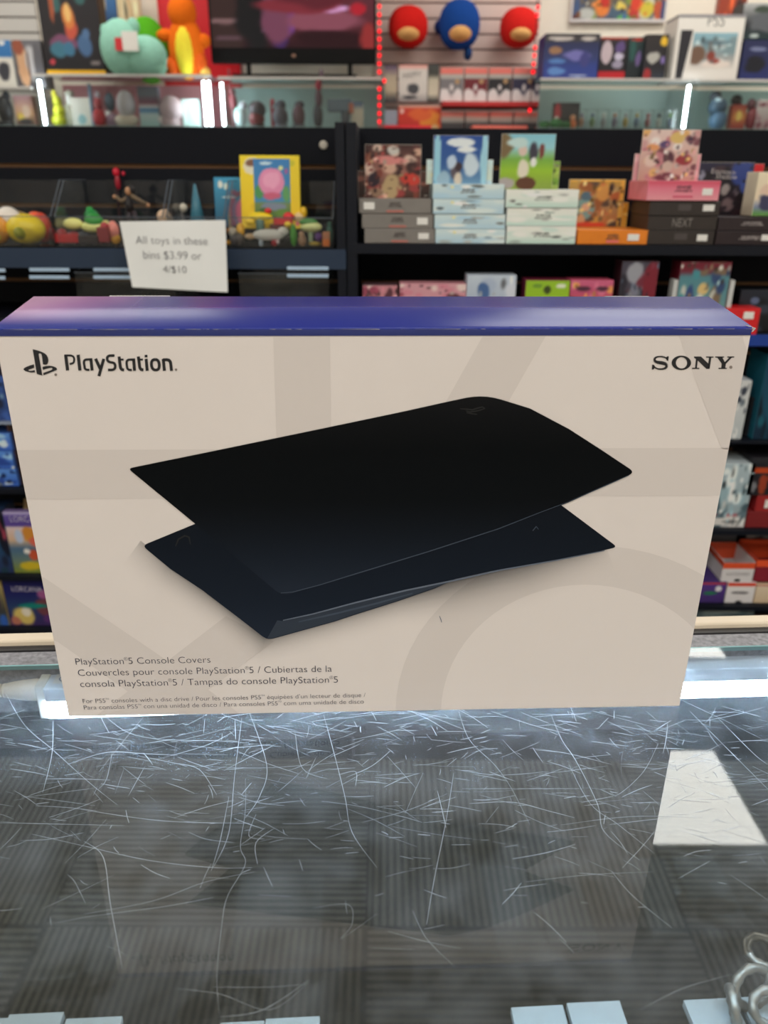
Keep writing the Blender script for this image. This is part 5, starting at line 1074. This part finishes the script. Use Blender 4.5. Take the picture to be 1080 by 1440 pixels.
inside('white card with a pale teal drawing in the left showcase', (101, 137, 128, 178), (214, 206, 196), dict(bg=[(0,(206,206,196)),(1,(220,212,202))], blobs=[(.5,.25,.25,.2,(140,176,180))]), 87)
figurine('red and blue slim figurine in the left showcase', IY, [('legs', 'ell', 140, 166, 9, 12, (176, 40, 50)), ('torso', 'ell', 138, 148, 6, 10, (150, 50, 60)), ('head', 'ell', 137, 134, 4, 5, (176, 160, 170)), ('pole', 'cyl', 129, 150, 2.5, 28, (110, 130, 150))])
figurine('silver ball figurine between the red figure and the capsule', IY + .02, [('base', 'ell', 158, 168, 9, 9, (150, 120, 140)), ('ball', 'ell', 152, 160, 5, 5, (226, 226, 226)), ('back', 'ell', 154, 142, 7, 12, (80, 96, 110))])
figurine('clear domed capsule on a cream stand in the left showcase', IY, [('stand', 'ell', 178, 168, 17, 9, (206, 190, 170)), ('dome', 'ell', 177, 146, 13, 18, (186, 176, 176)), ('figure_inside', 'ell', 177, 146, 8, 13, (214, 206, 204), 13)])
inside('dark banded box in the left showcase', (195, 121, 223, 178), (90, 90, 100), dict(bg=[(0,(150,190,190)),(.3,(190,206,206)),(.42,(60,120,170)),(.5,(206,200,200)),(.6,(110,60,76)),(.8,(90,96,106)),(1,(80,80,90))]), 88)
figurine('round pinkish capsule in the left showcase', IY, [('capsule', 'ell', 241, 153, 16, 17, (190, 164, 166)), ('base', 'cyl', 241, 173, 13, 5, (176, 150, 150)), ('pearl', 'ell', 226, 168, 4, 5, (226, 220, 220))])
inside('mint white box at the right end of the left showcase', (256, 139, 279, 178), (190, 220, 212), dict(bg=[(0,(190,214,206)),(1,(206,226,220))], blobs=[(.2,.5,.12,.5,(226,240,240))]), 89)

# television and things below it
TY = 4.45
a, b = at(298, 90, TY), at(529, 90, TY); zb = b.z; wd = b.x - a.x; ht = wd * .58
tv = empty('television', ((a.x + b.x)/2, TY, zb)); tag(tv, 'wall mounted television showing a dark red scene', 'television')
MB().box((-wd/2, 0, 0), (wd/2, .05, ht)).build('tv_body', mat('tv_black', (10, 9, 11), .4, spec=.15), tv, bevel=.004)
scr = art_mat(.4, 'tv_picture', .08); nb = scr.node_tree.nodes['Principled BSDF']; vcn = [n for n in scr.node_tree.nodes if n.type == 'VERTEX_COLOR'][0]
scr.node_tree.links.new(vcn.outputs[0], nb.inputs['Emission Color']); nb.inputs['Emission Strength'].default_value = .9
for l in list(nb.inputs['Base Color'].links): scr.node_tree.links.remove(l)
nb.inputs['Base Color'].default_value = (.01, .01, .01, 1)
picture('tv_screen', tv, -wd/2 + .012, wd/2 - .012, .075, ht - .012, -.0006, [(0, (40,14,20)), (.3, (86,36,44)), (1, (96,50,60))], nx=50, ny=44, seed=90, mt=scr,
  blobs=[(.08,.12,.14,.9,(52,34,32)), (.1,.28,.12,.03,(120,90,90)), (.1,.1,.1,.03,(84,60,66)), (.27,.4,.12,.6,(20,18,20),.7), (.42,.14,.06,.2,(60,34,84)), (.48,.3,.05,.2,(110,60,140)), (.35,.19,.035,.035,(210,160,200)), (.4,.3,.1,.3,(110,60,80)), (.7,.3,.26,.16,(130,70,84)), (.72,.1,.26,.12,(40,12,18)), (.97,.12,.06,.2,(140,44,44)), (.74,.42,.13,.05,(206,150,196)), (.9,.42,.06,.08,(170,30,44)), (.55,.45,.3,.1,(120,40,50)), (.62,.6,.3,.2,(90,30,40))])
MB().ell((0, -.001, .038), (.012, .002, .008)).build('tv_emblem', mat('tv_emblem', (150, 110, 90), .4), tv, smooth=True)
for x in (-wd*.28, wd*.34): MB().box((x-.012, .012, -.05), (x+.012, .03, .002)).build('tv_foot', mat('tv_black'), tv)
MB().box((-wd*.38, .0, -.06), (wd*.38, .03, -.05)).build('tv_bracket', mat('tv_black'), tv)
figurine('slim dark red figurine at the left end of the television showcase', IY, [('legs', 'ell', 330, 164, 5, 15, (70, 30, 36)), ('torso', 'ell', 328, 144, 6, 11, (100, 36, 44)), ('head', 'ell', 327, 130, 4, 5, (80, 26, 34)), ('sword', 'cyl', 323, 120, 1.5, 20, (110, 40, 46))])
figurine('white and mint figurine in the television showcase', IY, [('body', 'ell', 338, 164, 9, 14, (190, 206, 206)), ('head', 'ell', 342, 148, 6, 6, (150, 150, 156)), ('shield', 'ell', 335, 157, 5, 7, (150, 206, 190), 8)])
figurine('dark robot figurine with a round white face', IY, [('body', 'ell', 361, 167, 11, 11, (110, 30, 36)), ('head', 'ell', 362, 154, 12, 11, (70, 60, 66)), ('face', 'cyl', 363, 161, 7, 7, (220, 206, 190), 14), ('base', 'cyl', 363, 177, 9, 2, (30, 26, 30))])
figurine('grey figurine with crossed arms in the television showcase', IY, [('body', 'ell', 394, 164, 11, 14, (90, 86, 96)), ('head', 'ell', 394, 148, 8, 7, (70, 70, 80)), ('base', 'cyl', 395, 177, 9, 2, (120, 120, 130))])
figurine('red striped slim post figurine', IY, [('post', 'cyl', 383, 162, 2.5, 17, (150, 40, 56)), ('knob', 'ell', 383, 143, 3, 4, (170, 60, 70))])
figurine('dark red and grey figurine left of the tall dark one', IY, [('body', 'ell', 420, 163, 9, 15, (96, 60, 70)), ('head', 'ell', 421, 147, 7, 5, (70, 60, 70)), ('base', 'cyl', 420, 177, 9, 2, (90, 90, 100))])
figurine('tall dark figurine with a red chest', IY, [('legs', 'ell', 447, 163, 7, 16, (60, 58, 66)), ('torso', 'ell', 448, 138, 5, 12, (84, 50, 64)), ('chest', 'ell', 448, 119, 5, 7, (180, 40, 66)), ('head', 'ell', 452, 105, 3.5, 8, (80, 60, 70))])
figurine('grey blue toy blaster on a stand in the television showcase', IY, [('barrel', 'box', 478, 148, 17, 8, (90, 106, 120)), ('grip', 'ell', 486, 163, 7, 12, (80, 84, 92)), ('orange_tip', 'box', 494, 152, 3, 6, (180, 90, 60), 9), ('stand', 'box', 487, 177, 4, 2, (40, 40, 44))])
inside('blue and cream small box behind the toy blaster', (494, 143, 511, 178), (150, 150, 140), dict(bg=[(0,(176,166,150)),(.7,(190,180,160)),(1,(60,90,130))]), 91, Y=IY+.08)

# red light strings
bulb_m = emitter('red_bulb', (255, 16, 34), 2.2)
cord_m = mat('light_cord', (70, 20, 24), .5)
def light_string(label, pts):
    p = [at(x, y, 4.12) for x, y in pts]; base = p[-1]
    o = empty('light_string', base); tag(o, label, 'string lights', 'red light strings on the far wall')
    MB().tube([at(pts[0][0], -60, 4.13) - base] + [q - base + Vector((0, .012, 0)) for q in p], .0025, 6).build('cord', cord_m, o)
    for q in p: k = MB().lathe([(.0004, -.013), (.008, -.004), (.010, .001), (.005, .007), (.0004, .013)], n=12).build('bulb', bulb_m, o, smooth=True); k.location = q - base
light_string('red light string hanging left of the plush cushions', [(533.5 + (i == 9) * 7, 9 + 11.5*i + (i > 8) * 1) for i in range(15)])
light_string('red light string hanging right of the plush cushions', [(756.5, 10), (755.5, 21), (752.5, 67), (751.5, 78), (750.5, 90), (749.5, 101), (745, 155)])

# plush cushions on hooks, without faces
def cushion(label, cx, cy, rx, ry, c, c2, extra=()):
    Y = 4.58; p = at(cx, cy, Y); s = (at(cx+10, cy, Y).x - p.x)/10
    o = empty('plush_cushion', (p.x, Y, p.z - ry*s)); tag(o, label, 'cushion', 'round plush cushions hanging on the slatwall')
    MB().ell((0, 0, ry*s), (rx*s, .10, ry*s), pw=.9).build('cushion_body', fur(c), o, smooth=True)
    MB().ell((0, -.035, ry*s*.62), (rx*s*.66, .078, ry*s*.42)).build('tan_patch', fur(c2), o, smooth=True)
    MB().tube([(0, .06, ry*s*1.9), (0, .12, ry*s*2.15), (0, .135, ry*s*2.15)], .004, 6).build('hanging_loop', cord_m, o)
    for nm, dx, dy, ex, ey, ec in extra: MB().ell((dx*s, .02, (ry - dy)*s), (ex*s, .05, ey*s)).build(nm, fur(ec), o, smooth=True)
tan = (214, 160, 100)
cushion('round red plush cushion with a tan patch, left of the blue one', 574, 38, 28, 26, (204, 30, 26), tan)
cushion('round blue plush cushion between two red ones', 646, 35, 29, 31, (24, 66, 140), tan, (('side_tuft', -27, 2, 8, 9, (26, 50, 110)), ('bottom_tuft', 14, 34, 6, 9, (30, 60, 110))))
cushion('round red plush cushion with a tan patch, right of the blue one', 730, 39, 27, 25, (206, 34, 30), tan)

# carded goods on the slatwall
HG = 'carded goods hanging on the slatwall'
def hang(label, px, body, art, seed, Y=4.5, dep=.05, name='carded_pack', group=HG, **k):
    return card_box(name, label, 'package', px, Y, dep, body, group=group, art=art, seed=seed, bevel=.002, **k)
hang('tall dark carded toy at the left of the slatwall', (541, 92, 558, 143), (90, 80, 84), dict(bg=[(0,(60,60,66)),(.3,(190,176,150)),(.7,(176,160,140)),(1,(90,70,100))]), 100)
o = hang('white carded pack with a dark round item and a pink top', (561, 91, 601, 143), (206, 200, 194), dict(bg=[(0,(150,146,146)),(.25,(206,200,194)),(.85,(214,206,200)),(1,(226,150,140))], blobs=[(.5,.36,.24,.16,(70,70,76)),(.4,.12,.3,.06,(60,60,66))]), 101)
text_on('printed_text', o, 'HAPPY', (-o['w']*.36, o['h']*.62), (o['w']*.3, o['h']*.66), -.001, mat('ink_text_grey'), squash=1.3)
hang('narrow black and cream carded toy beside the white pack', (602, 90, 617, 143), (50, 48, 50), dict(bg=[(0,(60,60,60)),(.2,(206,196,176)),(.6,(190,180,160)),(.75,(60,60,56)),(1,(70,70,70))]), 102)
PC = [('grey', (120, 116, 120)), ('dark red', (110, 34, 44)), ('black', (36, 34, 40)), ('navy', (44, 42, 70))]
for i, (n_, c) in enumerate(PC):
    x0 = 619 + 34 * i
    o = hang('clear figure pack with a %s centre in the upper slatwall row' % n_, (x0, 95, x0 + 32, 143), (176, 166, 164), dict(bg=[(0,(214,206,204)),(.14,(206,200,200)),(.3,c),(.66,c),(.7,(180,176,170)),(.8,(176,166,160)),(.84,(226,110,100)),(1,(226,130,120))], blobs=[(.2,.2,.25,.2,(220,214,214)),(.8,.2,.25,.2,(220,214,214)),(.5,.42,.1,.12,(206,200,200)),(.75,.6,.12,.08,(176,140,100))]), 103 + i)
for i in range(4):
    x0 = 620 + 34 * i
    hang('clear figure pack in the lower slatwall row, %s from the left' % ('first', 'second', 'third', 'fourth')[i], (x0, 157, x0 + 32, 200), (150, 140, 140), dict(bg=[(0,(60,56,60)),(.6,(70,66,70)),(.7,(170,166,160)),(.8,(180,160,150)),(.9,(226,120,110)),(1,(226,150,140))]), 108 + i)
hang('red and orange box at the foot of the slatwall', (560, 148, 620, 200), (200, 50, 40), dict(bg=[(0,(190,40,34)),(.9,(200,60,44)),(1,(220,200,180))], blobs=[(.75,.55,.25,.4,(226,140,50)),(.5,.75,.3,.2,(216,100,50)),(.08,.85,.06,.08,(230,200,190)),(.85,.3,.1,.2,(220,180,130))]), 112)
hang('pale blue box at the left foot of the slatwall', (541, 155, 558, 200), (150, 160, 176), None, 113)
rr_ = MB().box((at(622, 145, 4.44).x, 0, -.012), (at(752, 145, 4.44).x, .26, .012)).build('display_ledge', mat('ledge_red', (196, 40, 44), .4), None, bevel=.002); rr_.location = (0, 4.44, at(690, 146, 4.44).z); tag(rr_, 'red ledge under the upper row of clear figure packs', 'shelf')
for (x0, x1, c, lb) in ((532, 607, (226, 40, 56), 'bright red box edge at the foot of the slatwall left'), (665, 742, (236, 110, 96), 'coral box edge at the foot of the slatwall right')):
    card_box('flat_box', lb, 'box', (x0, 172.5, x1, 181), 4.3, .15, c, z=ZS_ - .012, height=.028, group='flat boxes below the slatwall')
lw = MB().box((at(545, 150, 4.28).x, 0, 0), (at(752, 150, 4.28).x, .40, ZS_ - .013)).build('wall_counter', black, None, bevel=.004); lw.location = (0, 4.28, 0); tag(lw, 'black low counter below the slatwall, between two showcases', 'counter')

# right showcase: boxes on top
back_box('blue console box with a violet picture on the right showcase', (765, 47, 842, 109), (40, 56, 120), dict(bg=[(0,(50,64,140)),(.3,(44,60,130)),(.5,(46,54,100)),(.8,(40,44,80)),(.85,(60,56,60)),(1,(50,46,50))], nx=40, ny=36, blobs=[(.3,.9,.24,.05,(190,180,176)),(.8,.9,.16,.05,(190,180,176)),(.2,.64,.14,.1,(150,110,80)),(.62,.52,.28,.14,(110,106,170)),(.75,.45,.1,.2,(60,60,120)),(.25,.18,.18,.1,(90,130,190)),(.25,.4,.18,.06,(80,120,180)),(.65,.08,.2,.03,(170,180,210))]), 120, ZTR, dep=.2)
back_box('black box with white pictures and a red base', (843, 52, 881, 109), (34, 30, 36), dict(bg=[(0,(190,30,40)),(.2,(180,28,38)),(.24,(30,26,32)),(.92,(40,34,40)),(1,(206,70,50))], blobs=[(.25,.65,.22,.28,(190,170,176),.9),(.72,.78,.2,.16,(90,70,120)),(.72,.56,.22,.1,(190,180,200)),(.7,.38,.24,.1,(150,140,160))]), 121, ZTR, Y=BY+.05)
back_box('narrow dark green and black box on the right showcase', (882, 52, 905, 109), (30, 40, 44), dict(bg=[(0,(26,30,36)),(1,(40,60,60))], blobs=[(.7,.5,.2,.2,(110,90,140)),(.3,.7,.2,.3,(40,80,76)),(.5,.95,.4,.04,(170,50,40))]), 122, ZTR, Y=BY+.05)
back_box('dark box with a white label and yellow corner', (906, 48, 938, 109), (34, 32, 38), dict(bg=[(0,(50,54,66)),(.3,(36,34,40)),(1,(50,44,44))], blobs=[(.4,.5,.3,.14,(170,166,160)),(.2,.1,.2,.2,(150,40,44)),(.8,.85,.16,.12,(226,180,50)),(.85,.45,.1,.1,(130,110,170))]), 123, ZTR, Y=BY+.02)
pb = back_box('large white console box with a snowy game picture on the right showcase', (949, 24, 1042, 113), (222, 214, 208), dict(bg=[(0,(206,198,192)),(.2,(214,206,200)),(1,(222,216,210))], nx=52, ny=44, blobs=[]), 124, ZTR - .004, Y=BY-.02, dep=.22)
w_, h_ = pb['w'], pb['h']
picture('game_picture', pb, -w_*.24, w_*.42, h_*.2, h_*.76, -.0012, [(0,(206,196,190)),(.3,(150,150,150)),(.6,(110,140,150)),(1,(140,176,190))], noise=(8,[(170,186,190),(120,140,146),(206,206,206)],.1,.25), blobs=[(.45,.34,.1,.2,(130,60,50)),(.1,.35,.25,.3,(110,84,70)),(.6,.12,.4,.14,(214,200,192)),(.5,.72,.4,.1,(96,116,126)),(.55,.2,.14,.08,(150,70,64))], seed=125, nx=30, ny=30)
k = MB().prism([(-w_*.44, h_*.02), (-w_*.34, h_*.02), (-w_*.26, h_*.8), (-w_*.44, h_*.8)], -.0016, -.0008).build('console_picture', mat('console_dark', (40, 38, 46), .4), pb)
text_on('printed_text', pb, 'PS5', (-w_*.06, h_*.86), (w_*.2, h_*.86), -.0014, mat('ink_text_grey'), squash=1.1)
MB().box((-w_*.5, -.002, h_), (w_*.5, .2, h_ + .012)).build('box_lid', mat('lid_grey', (150, 146, 152), .4), pb)
back_box('dark blue controller box at the right edge', (1043, 56, 1110, 113), (34, 40, 84), dict(bg=[(0,(36,44,100)),(.5,(36,40,80)),(1,(40,44,80))], blobs=[(.3,.4,.24,.24,(24,24,34)),(.75,.5,.14,.3,(170,130,110)),(.3,.78,.2,.06,(110,116,150))]), 126, ZTRR + .001, dep=.14)
zz2 = at(1076, 56, BY).z + .001
back_box('black controller box with a grey pad picture, topmost at the right', (1043, 4, 1112, 55), (36, 38, 42), dict(bg=[(0,(30,50,54)),(.4,(44,46,50)),(1,(176,176,176))], nx=36, ny=30, blobs=[(.5,.5,.42,.34,(90,92,98)),(.4,.84,.2,.12,(60,70,60)),(.3,.1,.1,.06,(170,180,180))]), 127, zz2, dep=.14)
back_box('orange red picture box behind the white console box', (1006, -20, 1044, 112), (150, 60, 40), dict(bg=[(0,(120,50,40)),(1,(150,60,40))], noise=(12,[(206,90,50),(90,40,36),(60,40,40)],.1,.25)), 128, ZTRR + .001, Y=4.5, dep=.06)
# clear cubes with little figures
mini = thin_glass('cube_clear', (.94, .96, .96))
cols = [(170,120,90),(110,140,90),(150,150,150),(120,110,130),(176,150,80),(100,120,140),(150,90,90),(190,190,180),(90,100,110)]
ords = ['first', 'second', 'third', 'fourth', 'fifth', 'sixth', 'seventh', 'eighth', 'ninth']
cube0 = None
for i in range(9):
    px = 818 + 15.6 * i
    p = at(px, 178, IY); s = .0
    o = empty('display_cube', (p.x, IY, ZS_ + .001)); tag(o, 'clear cube holding a tiny figure, %s from the left in the right showcase' % ords[i], 'figurine case', 'clear display cubes in the right showcase')
    MB().box((-.024, 0, 0), (.024, .05, .098)).build('cube', mini, o)
    MB().box((-.024, .001, .0005), (.024, .049, .008)).build('cube_base', mat('cube_base', (70, 74, 76), .3), o)
    c = cols[i]; MB().ell((0, .025, .035), (.015, .014, .026)).build('tiny_figure', mat('tiny_%d' % i, c, .5), o, smooth=True)
    MB().ell((0, .025, .070), (.011, .011, .012)).build('tiny_head', mat('tinyh_%d' % i, cols[(i*2+3) % 9], .5), o, smooth=True)
inside('black and red game box in the right showcase', (779, 144, 815, 178), (30, 28, 30), dict(bg=[(0,(60,90,50)),(.2,(30,28,30)),(1,(34,30,34))], blobs=[(.12,.6,.16,.5,(150,36,44)),(.1,.3,.12,.2,(190,190,180))]), 130)
figurine('low green plant like toy at the left of the right showcase', IY - .04, [('clump', 'ell', 766, 174, 8, 5, (40, 110, 50)), ('clump', 'ell', 782, 172, 9, 6, (50, 120, 60)), ('clump', 'ell', 796, 174, 8, 5, (40, 100, 50))])
figurine('small orange figurine beside the green toy', IY - .04, [('body', 'ell', 806, 172, 5, 6, (206, 110, 60)), ('head', 'ell', 806, 163, 4, 4, (214, 150, 110))])
figurine('blue armoured figurine in the far right showcase', IY, [('legs', 'ell', 1010, 164, 12, 14, (90, 120, 150)), ('torso', 'ell', 1010, 146, 13, 12, (70, 90, 110)), ('head', 'ell', 1007, 131, 8, 7, (60, 64, 74)), ('plate', 'ell', 1009, 137, 6, 4, (190, 206, 214), 12)])
inside('orange red picture box in the far right showcase', (1029, 147, 1049, 180), (190, 70, 50), dict(bg=[(0,(150,40,44)),(.5,(206,130,70)),(1,(150,60,56))], blobs=[(.5,.55,.24,.24,(226,190,100))]), 131)
figurine('black figurine above the orange red box', IY + .08, [('body', 'ell', 1036, 158, 11, 20, (56, 54, 60)), ('head', 'ell', 1037, 135, 8, 7, (60, 56, 60))])
figurine('dark red figurine in the far right showcase', IY, [('body', 'ell', 1057, 164, 8, 15, (130, 40, 50)), ('head', 'ell', 1057, 143, 6, 7, (90, 44, 54))])
inside('white card with pink drawings at the right frame edge', (1064, 140, 1100, 182), (206, 190, 190), dict(bg=[(0,(200,170,174)),(1,(224,214,210))], noise=(8,[(150,90,100),(190,140,150)],.08,.2)), 132, Y=IY - .03)

# poster on the right part of the far wall
a, b = at(801, 31, WY), at(936, 30, WY)
po = empty('poster', ((a.x+b.x)/2, WY, a.z)); tag(po, 'colourful framed poster cut by the top of the photograph', 'poster'); pw_ = b.x - a.x
MB().box((-pw_/2, .0, 0), (pw_/2, .028, .45)).build('poster_frame', mat('poster_frame', (214, 206, 206), .5), po, bevel=.002)
picture('poster_print', po, -pw_/2 + .012, pw_/2 - .012, .016, .434, -.0006, [(0,(70,76,90)),(.3,(110,90,70)),(1,(80,70,70))], nx=60, ny=50, seed=140, noise=(60,[(214,110,50),(226,170,60),(60,90,140),(180,50,44),(190,190,180),(60,60,70),(120,140,60),(226,140,70)],.04,.1),
  blobs=[(.32,.15,.1,.14,(216,120,50)),(.34,.2,.06,.08,(190,40,30)),(.5,.1,.1,.12,(70,90,110)),(.5,.16,.06,.05,(214,190,90)),(.16,.06,.1,.08,(180,180,176)),(.68,.2,.06,.1,(206,60,40)),(.8,.12,.08,.12,(200,180,60)),(.93,.1,.06,.12,(180,80,50)),(.56,.01,.08,.04,(90,170,80)),(.04,.1,.04,.2,(60,80,120)),(.98,.1,.03,.3,(60,70,110))])
